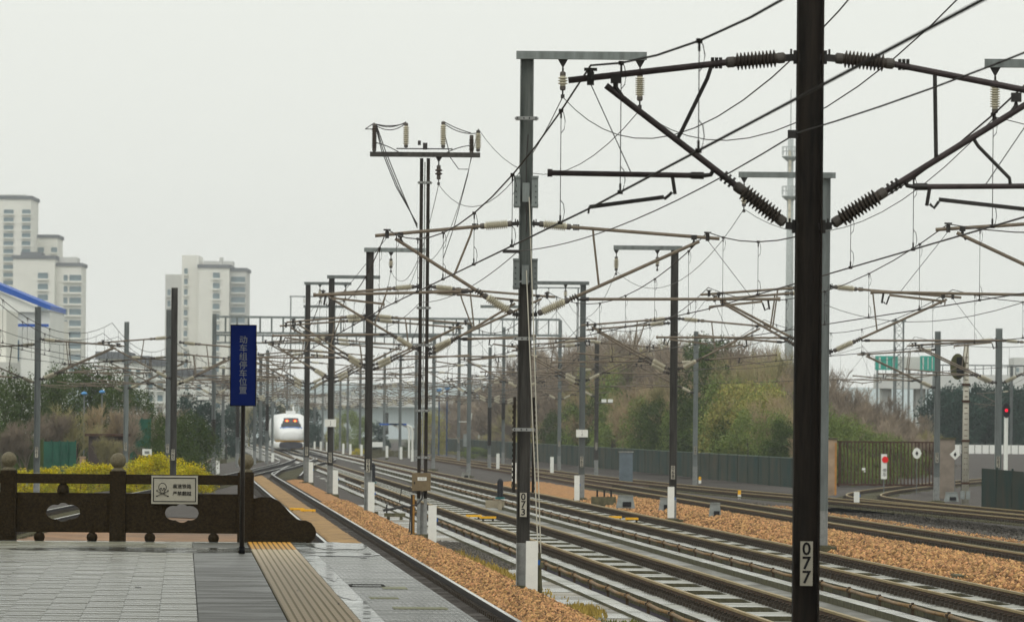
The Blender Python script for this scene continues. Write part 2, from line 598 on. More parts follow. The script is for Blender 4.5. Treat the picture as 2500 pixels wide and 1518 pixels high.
# pinkish ballast field behind the platform end, under the left tracks
bf = [Vector((-15 - .004 * (d - 100), d)) for d in np.arange(84.6, 200, .9)]
bf2 = [Vector((-15 - .004 * (d - 100), d)) for d in np.arange(199.2, 1000, 8)]
bumpy('ballast_field', bf2, [(-9, -.7), (-5, -.45), (-2.5, -.22), (2.5, -.25), (8.0, -.36), (11.3, -.4)], BALLAST_D, .03, 8)
bumpy('ballast_field', bf, [(-9, -.7), (-5, -.45), (-2.5, -.22), (-1, -.2), (1, -.2), (2.5, -.25), (5, -.34), (8.0, -.36), (11.3, -.37)], BALLAST_PK, .03, 7)

# loose stones
def scatter(X0, sl, l0, l1, d0, d1, n, zf, jit=.02, far=1.0):
    t = rng.uniform(0, 1, n) ** far
    d = d0 + (d1 - d0) * t
    l = rng.uniform(l0, l1, n)
    z = np.interp(l, [p[0] for p in zf], [p[1] for p in zf]) + rng.uniform(-jit, jit, n)
    return np.stack([X0 - sl * d + l, d + .0545 * l, z], -1)


struct(stones('ballast_stones', scatter(4.31, SLP, .98, 2.55, 84, 230, 80000,
       [(.98, -.20), (1.35, -.13), (1.7, -.06), (2.05, -.09), (2.55, -.36)], .035, 1.45), .026, .055, STONE_O), 'stuff')
struct(stones('ballast_stones', scatter(20.4, .053, -5.3, -1.35, 88, 250, 90000,
       [(-5.3, -.5), (-4.4, -.33), (-3.6, -.14), (-2.9, -.06), (-2.2, -.12), (-1.35, -.17)], .04, 1.3), .038, .078, STONE_O), 'stuff')
struct(stones('grey_ballast_stones', scatter(20.4, .053, 1.5, 9, 130, 240, 30000,
       [(1.5, -.18), (2.2, -.16), (2.8, -.32), (3.4, -.46), (10, -.68)], .04, 1.2), .032, .06, STONE_G), 'stuff')
struct(stones('ballast_stones', scatter(-15, .004, 0, 10.5, 84.8, 120, 26000,
       [(0, -.18), (2.5, -.22), (5, -.31), (11, -.34)], .04, 1.2), .03, .055, STONE_O), 'stuff')
struct(stones('ballast_stones', scatter(20.4, .053, 1.45, 2.3, 140, 230, 7000, [(1.4, -.16), (2.3, -.14)], .03, 1.2), .03, .05, STONE_O), 'stuff')
struct(stones('grey_ballast_stones', scatter(4.31, SLP, 2.2, 3.6, 134, 166, 6000, [(2.2, -.3), (3.6, -.39)], .02, 1.2), .02, .035, STONE_G), 'stuff')

# ================================================================== SLAB TRACKS
slab_w, slab_l = 2.5, 4.93


DARK_BASE = mat('base_dark', (.028, .022, .03), .8, var=.4, scale=2, spec=.12)
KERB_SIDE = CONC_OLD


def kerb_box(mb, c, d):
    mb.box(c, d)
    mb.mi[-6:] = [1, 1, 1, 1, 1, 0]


def slab_mesh():
    w, h = slab_w / 2, slab_l / 2
    a, b, c = .50, 1.35, .12
    outer = [(-w, -h), (w, -h), (w, h), (-w, h)]
    hole = [(-a + c, -b), (a - c, -b), (a, -b + c * 2), (a, b - c * 2), (a - c, b), (-a + c, b), (-a, b - c * 2), (-a, -b + c * 2)]
    me = poly_mesh('track_slab', outer, [hole], .2, CONC_SLAB)
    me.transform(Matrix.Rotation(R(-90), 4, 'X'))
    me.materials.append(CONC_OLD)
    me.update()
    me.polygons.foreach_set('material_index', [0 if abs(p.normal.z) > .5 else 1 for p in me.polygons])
    return me


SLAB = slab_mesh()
clip = MB()
for sgn in (-1, 1):
    clip.box((sgn * .15, 0, -.155), (.15, .16, .07))
    clip.box((sgn * .105, 0, -.115), (.07, .09, .05))
    clip.tube([(sgn * .17, -.05, -.12), (sgn * .17, -.05, -.07), (sgn * .12, .0, -.06), (sgn * .17, .06, -.08)], .012, 4)


def slab_track(X0, sl, label, grp):
    ph = math.atan(sl)
    t = thing('slab_track', label, 'railway track', (X0, 0, 0), ph, grp)
    path = [Vector((0, d)) for d in list(range(70, 1000, 30))]
    for l in (-.755, .755):
        rail(path, l, t)
    base = MB()
    base.box((0, 530, -.425), (3.1, 920, .06))
    base.build('base_plate', DARK_BASE, t)
    k = 0
    d = 82.0
    while d < 480:
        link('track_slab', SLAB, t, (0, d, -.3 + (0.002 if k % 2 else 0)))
        d += 5.0
        k += 1
    far = MB()
    far.box((0, (d + 990) / 2 - 2.5, -.3), (2.5, 990 - d, .2))
    far.build('far_slabs', CONC_SLAB, t)
    fm = MB()
    d = 84.0
    while d < 330:
        for l in (-.755, .755):
            fm.add([(x + l, y + d, z) for x, y, z in clip.v], clip.f)
        d += .62
    struct(fm.build('rail_fasteners', CLIP, t), 'stuff')
    # kerb of the cable trough and ochre pipe on brackets along the left side
    kb = MB()
    d = 82.0
    while d < 420:
        mb = MB()
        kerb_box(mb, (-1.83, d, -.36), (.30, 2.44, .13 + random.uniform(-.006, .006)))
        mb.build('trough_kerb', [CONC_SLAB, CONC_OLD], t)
        d += 2.5 if d < 330 else 6
        if d > 330:
            break
    kb = MB()
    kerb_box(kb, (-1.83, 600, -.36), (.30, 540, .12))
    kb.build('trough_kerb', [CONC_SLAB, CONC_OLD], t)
    d = 84.0
    while d < 300:
        mb = MB()
        mb.tube([(-1.52, d + .25, -.19), (-1.52, d + 2.5, -.205), (-1.52, d + 4.75, -.19)], .035, 8)
        for e in (.25, 4.75):
            mb.tube([(-1.52, d + e - .06, -.19), (-1.52, d + e + .06, -.19)], .048, 8)
        mb.build('conduit_pipe', PIPE, t, smooth=True)
        br = MB()
        br.box((-1.52, d, -.28), (.05, .10, .22))
        br.box((-1.52, d, -.18), (.11, .16, .05))
        br.box((-1.52, d, -.14), (.05, .05, .05))
        br.build('pipe_bracket', PIPE_BR, t)
        d += 5.0
    lp = MB()
    lp.tube([(-1.63, 80, -.33), (-1.63, 330, -.33)], .022, 6)
    lp.build('cable', CONC_BASE, t)
    return t


slab_track(9.60, SL2, "nearer of the two concrete slab tracks, with ladder-like openings between brown rails", "concrete slab tracks")
slab_track(14.2, SL3, "farther of the two concrete slab tracks, beside the orange ballast bank", "concrete slab tracks")

COVER_A = mat('cover_tan', (.26, .235, .19), .55, var=.25, scale=1.5, rvar=.2, stretch=(1, 3, 1))
COVER_B = mat('cover_wet', (.25, .25, .22), .26, spec=.45, var=.2, scale=1.5, rvar=.1, stretch=(1, 3, 1))
COVER_C = mat('cover_grey', (.20, .19, .165), .45, var=.25, scale=1.5, rvar=.2, stretch=(1, 3, 1))
# cross joints / wet cover slabs in the pavement beside the nearer track
cv = thing('pavement_covers', "row of wet flat concrete cover slabs along the orange ballast shoulder", 'cover slabs', (0, 0, 0), math.atan(.0545))
for i in range(60):
    d = 84 + i * 2.6
    if 135 < d < 165:
        continue
    mb = MB()
    mb.box((7.02, d, -.39), (1.25, 2.54, .07 + random.uniform(-.015, .012)))
    mb.build('cover_slab', [COVER_A, COVER_B, COVER_C][(i * 7) % 3], cv)


# ================================================================== BALLASTED TRACKS
def ballast_track(pts, label, top=RAIL_TOP, sleepers=(90, 250), grp=None, smat=CONC_OLD, slz=-.20, step=4.0, clips=False):
    t = thing('railway_track', label, 'railway track', (0, 0, 0), 0, grp)
    path = spline(pts, step)
    for l in (-.755, .755):
        rail(path, l, t, top)
    sm = MB()
    acc, last = 0, path[0]
    for i in range(len(path) - 1):
        a, b = path[i], path[i + 1]
        L = (b - a).length
        an = math.atan2(b.y - a.y, b.x - a.x) - math.pi / 2
        s_ = -acc
        while s_ < L:
            if s_ >= 0:
                p = a.lerp(b, s_ / L)
                if sleepers[0] < p.y < sleepers[1]:
                    sm.box((p.x, p.y, slz), (2.4, .22, .06), an)
                    for l in (-.755, .755):
                        q = Vector((math.cos(an) * l, math.sin(an) * l))
                        for e in (-.11, .11):
                            r_ = Vector((math.cos(an) * e, math.sin(an) * e))
                            sm.box((p.x + q.x + r_.x, p.y + q.y + r_.y, -.14), (.09, .16, .11), an, 1)
            s_ += .62
        acc = L - s_ + .62 if False else (s_ - L) * -1
        acc = -(s_ - L)
    struct(sm.build('sleepers', [smat, CLIP], t), 'stuff')
    return t


PT = [(40, 2.08), (120, -2.37), (200, -6.83), (260, -10.17), (300, -12.4), (328, -13.95), (345, -14.75), (370, -15.15), (420, -15.7), (470, -16.7),
      (497, -17.5), (551, -20.0), (610, -22.9), (700, -27.6), (900, -38)]
ballast_track(PT, "bright-railed track running along the platform edge towards the white train", RAIL_TOP_B, (50, 330), smat=BALLAST_D, slz=-.185)
ballast_track([(92, -13.9), (185, -14.5), (300, -15.15), (350, -15.45), (420, -16.2), (450, -16.9)],
              "track behind the stone balustrade that joins the train's track at the switch", RAIL_TOP_B, (95, 300))
ballast_track([(80, 16.16), (300, 4.5), (500, -6.1), (900, -27.3)], "dark ballasted track beyond the orange ballast bank", RAIL_TOP, (120, 300))
ballast_track([(120, 24.3), (160, 21.0), (195, 17.7), (221, 15.3), (245, 13.0), (283, 9.3), (333, 5.3), (380, 2.2), (430, -.8), (480, -3.9), (560, -8.4)],
              "farthest through track, curving in front of the rusty gate", RAIL_TOP, (130, 300))
ballast_track([(180, 20.4), (206, 18.35), (228, 16.65), (244, 15.6), (254, 15.35), (264, 15.8), (280, 17.5), (297, 19.9), (320, 23.4), (350, 28.6), (400, 38)],
              "siding that bends right and passes under the rusty gate", RAIL_TOP, (180, 340), step=2.0)
ballast_track([(330, -12.6), (390, -14.2), (440, -14.9), (483, -15.2), (521, -17.2), (600, -22)], "short crossover between the slab track and the train's track",
              RAIL_TOP_B, (330, 420))
ballast_track([(300, -19.2), (400, -22), (520, -27), (700, -36)], "track far behind, left of the white train", RAIL_TOP, (300, 400))

# grey mound of gravel beside the siding
sd = spline([(243, 15.7), (254, 15.35), (264, 15.8), (280, 17.5), (297, 19.9), (320, 23.4)], 1.5)
bumpy('siding_bed', sd, [(-4, -.85), (-2.4, -.32), (-1.3, -.2), (1.3, -.2), (2.4, -.35), (4, -.85)], BALLAST_D, .04, 9)

# ================================================================== PLATFORM
PH = math.atan(SLP)
PZ = 1.25
plat = thing('platform', "wet grey station platform in the lower left foreground", 'platform', (2.56, 0, 0), PH)
plat['kind'] = 'structure'
pm = MB()
pm.box((-11, 10, .1), (22, 147.2, 2.2))
pm.build('platform_body', mat("platform_body", (0.16, 0.155, 0.13), 0.5, var=.3), plat)
END = 83.6
TILE = mat("tile_grey", (0.26, 0.25, 0.18), 0.28, spec=.45, var=0.25, scale=1.2, island=.12, stretch=(.5, 3.5, 1), rvar=.13, objrand=0, bump=.05, bscale=8)
TILE.node_tree.nodes["Principled BSDF"].inputs['Specular IOR Level'].default_value = .45
TILE_D = mat("tile_dark", (0.085, 0.083, 0.066), 0.42, spec=.45, var=0.25, scale=2.2, rvar=.07, stretch=(.6, 1.6, 1), bump=.1, bscale=30)
TACT = mat("tactile_tile", (0.66, 0.53, 0.37), 0.6, var=0.2, scale=5)
TACT_G = mat("tactile_groove", (0.30, 0.22, 0.08), 0.5, var=0.2, scale=5)
TACT_O = mat("tactile_orange", (0.60, 0.30, 0.03), 0.5, var=0.2, scale=5)
EDGE = mat("edge_tile", (0.17, 0.175, 0.15), 0.22, spec=.45, var=0.3, scale=1.0, rvar=.10, stretch=(.4, 3, 1), bump=.25, bscale=70)
WET = mat("wet_stone", (0.30, 0.33, 0.31), 0.13, spec=.45, var=0.25, scale=2.5, stretch=(1, 3, 1), rvar=.11)
YEL_OLD = mat("worn_yellow", (0.26, 0.26, 0.05), 0.4, var=0.3, scale=3)

tile_me = MB().box((0, 0, 0), (.332, .597, .05)).mesh('paving_tile', TILE)
rest = MB()
cnt = 0
tiles = []
for j in range(0, 62):
    for i in range(0, 20):
        y = 48.0 + j * .6
        x = -2.42 - .1675 - i * .335
        if y + .3 > END - .35:
            continue
        tiles.append((y, x))
tiles.sort()
for (y, x) in tiles:
    z = PZ + .012 - .025 + .002 * math.sin(x * 12.9 + y * 3.7)
    if cnt < 300 and x > -6.0 - (y - 50) * .03:
        link('paving_tile', tile_me, plat, (x, y, z))
        cnt += 1
    else:
        rest.box((x, y, z), (.332, .597, .05))
struct(rest.build('paving_tiles', TILE, plat), 'stuff')
mb = MB()
mb.box((-15.5, 70, PZ - .03), (12, 30, .06))
mb.build('plain_paving', TILE, plat)
for j in range(19):
    y = 48 + j * 2.0
    L = min(1.985, END - .35 - y + .99)
    if L < .3:
        continue
    mb = MB()
    mb.box((-2.035, y, PZ - .015), (.755, L, .05))
    mb.build('dark_paving_slab', TILE_D, plat)
# tactile strip: one ribbed tile after another
tb = MB()
tb.box((0, 0, -.01), (.612, .594, .03), m=1)
for k in range(9):
    x = -.272 + k * .068
    tb.box((x, 0, .007), (.046, .597, .008), m=0)
tact_me = tb.mesh('tactile_tile', [TACT, TACT_G])
tb2 = MB()
tb2.box((0, 0, -.01), (.612, .594, .03), m=1)
for k in range(9):
    tb2.box((-.272 + k * .068, 0, .007), (.046, .597, .008), m=0)
tact_o = tb2.mesh('tactile_tile_worn', [TACT_O, mat("tactile_groove_worn", (.10, .05, .015), .6)])
y = 48.0
while y < END - .3:
    link('tactile_tile', tact_o if y > END - 5.2 else tact_me, plat, (-1.34, y, PZ + .012))
    y += .6
# wet stone gutter beside the tactile strip and grooved edge tiles
y = 48.0
k = 0
while y < END - .5:
    mb = MB()
    w = .20
    mb.box((-.925, y, PZ - .015 + .001 * (k % 3)), (w, .985, .05))
    mb.build('border_stone', WET, plat)
    mb = MB()
    mb.box((-.415, y, PZ - .02), (.81, .99, .05))
    for q in range(16):
        mb.box((-.80 + q * .051, y, PZ + .0045), (.026, .99, .007))
    mb.build('edge_tile', EDGE, plat)
    y += 1.0
    k += 1
# a band of standing water near the end of the platform
mb = MB()
mb.box((-11, END - .17, PZ - .018), (21.95, .30, .05))
mb.build('end_kerb', WET, plat)
wat = mat("water_film", (0.20, 0.21, 0.19), 0.11, var=0.15, spec=.6, rvar=.05)
for (cx, cy, rx, ry) in ((-2.6, 78.0, 2.1, 1.5), (-.42, 81.2, .42, 2.3), (-8.5, 77.6, 3.0, .8), (-.5, 76.0, .5, 1.0), (-.93, 66.5, .1, 3.0), (-.93, 58.6, .1, 2.0)):
    mb = MB()
    pts = [(cx + math.cos(a) * rx * (1 + .1 * math.sin(3 * a + cx)), cy + math.sin(a) * ry * (1 + .14 * math.sin(5 * a + cy)), PZ + .0145) for a in [i * 2 * math.pi / 40 for i in range(40)]]
    mb.add(pts, [tuple(range(40))])
    mb.build('water_film', wat, plat)
for (cx, cy, w, h) in ((-.37, 54.3, .5, .55), (-.37, 60.9, .25, .8), (-.6, 57.4, .28, .5)):
    mb = MB()
    mb.box((cx, cy, PZ + .010), (w, h, .003))
    mb.build('worn_marking', YEL_OLD, plat)
# little metal lid
mb = MB()
for (a, b) in (((-.80, 61.2), (-.46, 61.2)), ((-.46, 61.2), (-.46, 62.0)), ((-.46, 62.0), (-.80, 62.0)), ((-.80, 62.0), (-.80, 61.2))):
    mb.bar((a[0], a[1], PZ + .012), (b[0], b[1], PZ + .012), .025, .008)
mb.build('drain_frame', STEEL_DARK, plat)
for (x, y, w) in ((-3.0, 60.0, .06), (-.3, 73.6, .08), (-1.4, 59.2, .02), (-5.2, 66, .03), (-1.1, 55.0, .02)):
    MB().box((x, y, PZ + .022), (w, .05, .006)).build('fallen_leaf', BLACK, None, (2.56, 0, 0), PH)
for o in [o for o in COL.objects if o.name.startswith('fallen_leaf')]:
    o.parent = None
lv = [o for o in COL.objects if o.name.startswith('fallen_leaf')]
for o, w in zip(lv, ("dark scrap lying on the light grey tiles of the platform", "dark scrap on the wet grooved edge near the rail", "tiny dark scrap on the ribbed tactile strip",
                     "small dark speck on the tiles in front of the balustrade", "small dark speck by the lower end of the tactile strip")):
    o['label'] = w
    o['category'] = 'litter'
    o['group'] = 'scraps lying on the platform'

# station roof over the platform, above and behind the camera
can = thing('platform_canopy', "metal station roof over the platform, above the picture", 'canopy', (-9, -20, 0), 0)
mb = MB()
mb.box((-1.5, 0, 10.2), (23, 190, .5))
mb.build('roof', CANOPY, can)
for i in range(5):
    MB().box((-3, -84 + i * 32, 5.6), (.6, .6, 8.7)).build('column', CANOPY, can)

# ================================================================== BALUSTRADE
SB = 169.0
bal = thing('stone_balustrade', "carved dark stone balustrade with ball-topped posts across the platform end", 'balustrade', tuple(W(283, 1302, 83.35)))
bal.location.z = PZ


def bx(x):
    return (x - 283) / SB


def bz(y):
    return (1302.5 - y) / SB


for cx in (22, 283, 588, -238):
    mb = MB()
    mb.box((bx(cx), 0, bz(1218.5)), (.222, .2, bz(1135)))
    mb.box((bx(cx), -.101, bz(1218.5)), (.15, .012, bz(1135) - .14))
    mb.box((bx(cx), 0, bz(1137)), (.19, .17, .03))
    po = mb.build('post', STONE_D, bal)
    mb = MB()
    mb.lathe((bx(cx), 0, bz(1137)), (bx(cx), 0, bz(1000)), [(0, .085), (.03, .1), (.05, .075)] + [(.05 + .112 - .112 * math.cos(a), max(.01, .112 * math.sin(a))) for a in [i * math.pi / 12 for i in range(2, 13)]], 20)
    mb.build('ball', STONE_BALL, po, smooth=True)


def cloud(cx, cz):
    pts = []
    lobes = [(-.115, .0, .125, .105), (0, .03, .10, .105), (.115, .0, .125, .105), (0, -.035, .12, .10)]
    for i in range(60):
        a = 2 * math.pi * i / 60
        best = 0
        for (lx, lz, rx, rz_) in lobes:
            for r_ in np.linspace(0, .3, 61):
                x, z = math.cos(a) * r_, math.sin(a) * r_
                if ((x - lx) / rx) ** 2 + ((z - lz) / rz_) ** 2 <= 1:
                    best = max(best, r_)
        pts.append((cx + math.cos(a) * best, cz + math.sin(a) * best))
    return pts


for (x0, x1, cc, feet, kn) in ((40, 265, 153, (96, 222), 152), (302, 570, 436, (360, 512), None), (-220, 3, -110, (-160, -50), -110)):
    MB().box((bx((x0 + x1) / 2), 0, bz(1153.5)), (bx(x1) - bx(x0), .13, .137)).build('top_rail', STONE_D, bal)
    outer = [(bx(x0), bz(1281)), (bx(x1), bz(1281)), (bx(x1), bz(1187)), (bx(x0), bz(1187))]
    me = poly_mesh('panel', outer, [cloud(bx(cc), bz(1233))], .1, STONE_D)
    link('panel', me, bal)
    for fx in feet:
        mb = MB()
        mb.lathe((bx(fx), 0, -.002), (bx(fx), 0, 1), [(0, .05), (.02, .07), (.06, .08), (.10, .07), (.135, .03)], 14)
        mb.build('foot', STONE_D, bal, smooth=True)
    if kn is None:
        continue
    mb = MB()
    mb.lathe((bx(kn), 0, bz(1189)), (bx(kn), 0, 3), [(0, .085), (.05, .085), (.1, .075), (.135, .05), (.155, .02)], 14)
    mb.build('knob', STONE_D, bal, smooth=True)
prof = [(606, 1302), (606, 1197), (625, 1193), (650, 1194), (668, 1203), (682, 1217), (696, 1233), (710, 1245), (720, 1248), (732, 1248), (745, 1254),
        (754, 1266), (757, 1278), (754, 1290), (745, 1300), (738, 1302)]
me = poly_mesh('drum_stone', [(bx(x), bz(y)) for x, y in prof], [], .16, STONE_D)
dr = link('drum_stone', me, bal)
mb = MB()
mb.tube([(bx(733), -.082, bz(1277)), (bx(733), -.094, bz(1277))], .105, 24)
mb.build('drum_rosette', STONE_D, dr)

# warning board hung on the balustrade
ws = thing('warning_sign', "white board with a skull and crossbones and black characters on the balustrade", 'sign', (bal.location.x, 83.35, PZ))
ang = R(0.4)
mb = MB()
mb.box((bx(419), -.09, bz(1177.5)), (.655, .012, .40))
bd = mb.build('board', PLATE, ws)
mb = MB()
for (dx, dz, w, h) in ((0, .165, .60, .012), (0, -.165, .60, .012), (-.297, 0, .012, .335), (.297, 0, .012, .335)):
    mb.box((bx(419) + dx, -.098, bz(1177.5) + dz), (w, .004, h))
mb.build('border', BLACK, bd)
cxs, czs = bx(419), bz(1177.5)
sk = MB()
for s_ in (-1, 1):
    sk.bar((cxs - .17 - .075 * s_, -.099, czs - .085), (cxs - .17 + .075 * s_, -.099, czs - .02), .02, .004)
    for e in (-1, 1):
        sk.box((cxs - .17 + .078 * s_, -.099, czs + (-.085 if e < 0 else -.02) + e * .006), (.022, .004, .016))
sk.build('crossbones', BLACK, bd)


def disc(mb, cx, cz, rx, rz_, y, th, n=20):
    p = [(cx + math.cos(2 * math.pi * i / n) * rx, y - th / 2, cz + math.sin(2 * math.pi * i / n) * rz_) for i in range(n)]
    q = [(a, y + th / 2, c) for a, b_, c in p]
    mb.add(p + q, [tuple(range(n)), tuple(range(n, 2 * n))[::-1]] + [(i, i + n, (i + 1) % n + n, (i + 1) % n) for i in range(n)])


sk = MB()
disc(sk, cxs - .17, czs + .035, .058, .062, -.1, .004)
sk.box((cxs - .17, -.1, czs - .03), (.06, .004, .05))
sk.build('skull_outline', BLACK, bd)
sk = MB()
disc(sk, cxs - .17, czs + .035, .048, .052, -.104, .004)
sk.box((cxs - .17, -.104, czs - .028), (.048, .004, .042))
sk.build('skull', PLATE, bd)
sk = MB()
for s_ in (-1, 1):
    disc(sk, cxs - .17 + s_ * .021, czs + .016, .013, .012, -.108, .004, 10)
disc(sk, cxs - .17, czs - .008, .007, .008, -.108, .004, 8)
for i in range(4):
    sk.box((cxs - .188 + i * .012, -.108, czs - .038), (.003, .004, .016))
sk.build('skull_eyes', BLACK, bd)
link('lettering', text_mesh('lettering', "\u9ad8\u901f\u94c1\u8def\n\u4e25\u7981\u7ffb\u8d8a", .066, BLACK, .002, 1.55), bd, (cxs + .105, -.099, czs - .005))

# blue stopping-position sign
sp = W(582, 1333, 76.0)
sg = thing('stopping_sign', "tall narrow blue sign with a column of white characters on a thin pole", 'sign', (sp.x, 76.0, PZ))
MB().tube([(0, 0, 0), (0, 0, 2.0)], .031, 14).build('pole', mat("pole_brown", (0.045, 0.038, 0.032), .35, var=.2), sg, smooth=True)
MB().tube([(0, 0, 0), (0, 0, .10)], .04, 14).build('pole_foot', BLACK, sg, smooth=True)
zs0, zs1 = W(586, 977, 76).z - PZ, W(586, 781.5, 76).z - PZ
shx = W(586, 880, 76).x - sp.x
MB().box((shx, -.045, (zs0 + zs1) / 2), (.335, .05, zs1 - zs0)).build('sign_box', BLACK, sg)
pl = MB().box((shx, -.073, (zs0 + zs1) / 2), (.315, .006, zs1 - zs0 - .025)).build('sign_face', SIGN_BLUE, sg)
link('lettering', text_mesh('lettering', "\n".join("\u52a8\u8f66\u7ec4\u505c\u8f66\u4f4d\u7f6e"), .108, SIGN_TXT, .001, 1.0), pl, (shx, -.078, (zs0 + zs1) / 2 + .0))


# ================================================================== MASTS AND CANTILEVERS
def shed_profile(L, n, r0, r1, cap=.07):
    pr = [(0, .03), (.02, .055), (cap, .055), (cap + .01, r0)]
    step = (L - 2 * cap - .04) / n
    for i in range(n):
        b = cap + .02 + i * step
        pr += [(b, r0), (b + step * .30, r1), (b + step * .52, r1), (b + step * .80, r0)]
    pr += [(L - cap - .01, r0), (L - cap, .055), (L - .02, .055), (L, .035)]
    return pr


def insulator(p, q, near, name='insulator', n=11, low=False, r1=.088):
    p, q = Vector(p), Vector(q)
    L = (q - p).length
    mb = MB()
    seg = 6 if low else 14
    mb.lathe(p, q, shed_profile(L, 6 if low else n, .05, r1, .08), seg)
    me = mb.mesh(name, [near, INS_CAP])
    # the metal end caps
    mi = []
    t = (q - p).normalized()
    for f in me.polygons:
        h = (f.center - p).dot(t)
        mi.append(1 if (h < .085 or h > L - .085) else 0)
    me.polygons.foreach_set('material_index', mi)
    return me


CACHE = {}


def cantilever_parts(side, L, typ, near, low):
    key = (side, round(L, 2), typ, near, low)
    if key in CACHE:
        return CACHE[key]
    s = side
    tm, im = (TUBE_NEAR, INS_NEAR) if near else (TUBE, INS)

    def P(a, z, y=0):
        return (s * a, y, z)
    zt = 6.42 if typ != 'steep' else 6.27
    ex = .22 if typ != 'steep' else .7
    seg = 5 if low else 10
    parts = []
    # top tube
    mb = MB()
    mb.tube([P(.80, 6.615), P(L + ex, zt - (.07 if typ == 'steep' else 0))], .033, seg)
    parts.append(('top_tube', mb.mesh('top_tube', tm)))
    # diagonal
    e = Vector(P(L - .17, zt - .06))
    b0 = Vector(P(.21, 5.0))
    dv = (e - b0).normalized()
    mb = MB()
    mb.tube([b0 + dv * .66, e + dv * .02], .033, seg)
    parts.append(('diagonal_tube', mb.mesh('diagonal_tube', tm)))
    parts.append(('insulator', insulator(P(.24, 6.665), P(.84, 6.61), im, low=low)))
    parts.append(('insulator', insulator(b0 + dv * .03, b0 + dv * .66, im, low=low)))
    # strut between the two
    mb = MB()
    ta = .98 if L < 2.8 else 1.24
    pt = Vector(P(ta, 6.6 - .2 * (ta - .8) / max(L - .6, .5)))
    td = .34 if L < 2.8 else .12
    if typ == 'steep':
        ta, td = 1.24, .02
        pt = Vector(P(1.24, 6.535))
    tgt = b0 + dv * ((ta + td - .21) / max(.2, abs(dv.x)))
    mb.tube([pt, pt + (tgt - pt) * .12 + Vector((0, 0, -.04)), pt + (tgt - pt) * .88 + Vector((0, 0, -.02)), tgt], .021, seg)
    parts.append(('strut', mb.mesh('strut', FIT if near else tm)))
    # registration tube and steady arm
    j = b0 + dv * (.80 / max(.3, abs(dv.x)) * .92)
    mb = MB()
    if typ == 'push':
        r0, r1 = Vector((j.x + s * .10, 0, j.z - .05)), Vector(P(L + 1.35, 5.32))
        db, sa0, sa1 = L + 1.12, L + 1.02, L + .04
    else:
        r0, r1 = Vector((j.x + s * .10, 0, j.z - .07)), Vector(P(L + .42, 5.50))
        db, sa0, sa1 = max(1.2, L - .82), max(1.26, L - .74), L
        if typ == 'steep':
            db, sa0, sa1 = 1.2, 1.29, L
            r1 = Vector(P(L + .6, 5.42))
    mb.tube([r0, r1], .028, seg)
    mb.tube([r1 - (r1 - r0).normalized() * .05, r1], .04, seg)
    parts.append(('registration_tube', mb.mesh('registration_tube', tm)))
    zr = r0.z + (r1.z - r0.z) * (db - abs(r0.x)) / max(.1, abs(r1.x) - abs(r0.x))
    mb = MB()
    mb.bar(P(sa0, 5.27), P(sa1, 5.165), .035, .04)
    mb.bar(P(sa1, 5.17), P(sa1 + .01, 5.10), .02)
    parts.append(('steady_arm', mb.mesh('steady_arm', FIT if near else tm)))
    # fittings: hooks, clamps, brackets
    mb = MB()
    mb.bar(P(db, zr), P(db - (.03 if typ != 'push' else -.03), zr - .19), .035)
    mb.tube([P(db, zr - .17), P((db + sa0) / 2, zr - .21), P(sa0, 5.25)], .016, 5)
    mb.bar(P(.10, 6.67), P(.26, 6.66), .05, .07)
    mb.bar(P(.10, 4.99), P(.23, 5.0), .05, .07)
    for z in (6.67, 4.99):
        mb.box(P(.15, z), (.03, .12, .13))
        mb.box(P(.19, z + .03), (.02, .03, .1))
    mb.tube([P(L, zt + .01), P(L, zt + .1)], [.05, .03], 6)
    mb.box(P(L, zt + .02), (.07, .08, .13))
    mb.box(P(L, zt + .11), (.13, .05, .03))
    mb.tube([P(L - .25, zt + .04), P(L - .25, zt - .07), P(L - .32, zt - .17)], .03, 6)
    mb.box(P(L - .25, zt + .02), (.10, .08, .09))
    for q in (.03, .07, .11):
        mb.tube([Vector(P(.86 + q, 6.605)) - Vector((0, 0, .055)), Vector(P(.86 + q, 6.605)) + Vector((0, 0, .055))], .018, 5)
    c0 = b0 + dv * .70
    for q in (0, .05, .1):
        c = c0 + dv * q
        mb.tube([c - dv * .012, c + dv * .012], .058, 8)
    mb.tube([j, j + Vector((s * .03, 0, -.06)), r0], .025, 6)
    mb.tube([r0, r0 + (r1 - r0).normalized() * .13], .04, 6)
    # thin brace that carries the registration tube
    mb.tube([P(L, zt - .03), P((L + db) / 2 if typ != 'push' else db - .25, zr + .02)] if typ != 'push' else [P(L, zt - .03), P(db - .3, zr + .02)], .005, 4)
    # stay wires
    parts.append(('fittings', mb.mesh('fittings', FIT)))
    if (L > 2.8 and typ != 'push') or typ == 'steep':
        mb = MB()
        q0 = b0 + dv * ((1.62 - .21) / abs(dv.x))
        zz = r0.z + (r1.z - r0.z) * (1.99 - abs(r0.x)) / (abs(r1.x) - abs(r0.x))
        mb.tube([q0, q0 + Vector((s * .06, 0, -.09)), Vector(P(1.99, zz + .08)), Vector(P(2.0, zz))], .02, 6)
        parts.append(('strut', mb.mesh('strut', FIT if near else tm)))
    CACHE[key] = parts
    return parts


def h_beam(z0, z1, w, dpt, tf=.016, m=0, mb=None, x0=0, y0=0):
    mb = mb or MB()
    for s in (-1, 1):
        mb.box((x0 + s * (w / 2 - tf / 2), y0, (z0 + z1) / 2), (tf, dpt, z1 - z0), m=m)
    mb.box((x0, y0, (z0 + z1) / 2), (w - 2 * tf - .002, .012, z1 - z0 - .004), m=m)
    return mb


def cant_at(ps, t, loc):
    co = link('cantilever', None, t, loc)
    for nm, me in ps:
        o = link(nm, me, co)
        if nm == 'fittings':
            o['kind'] = 'stuff'




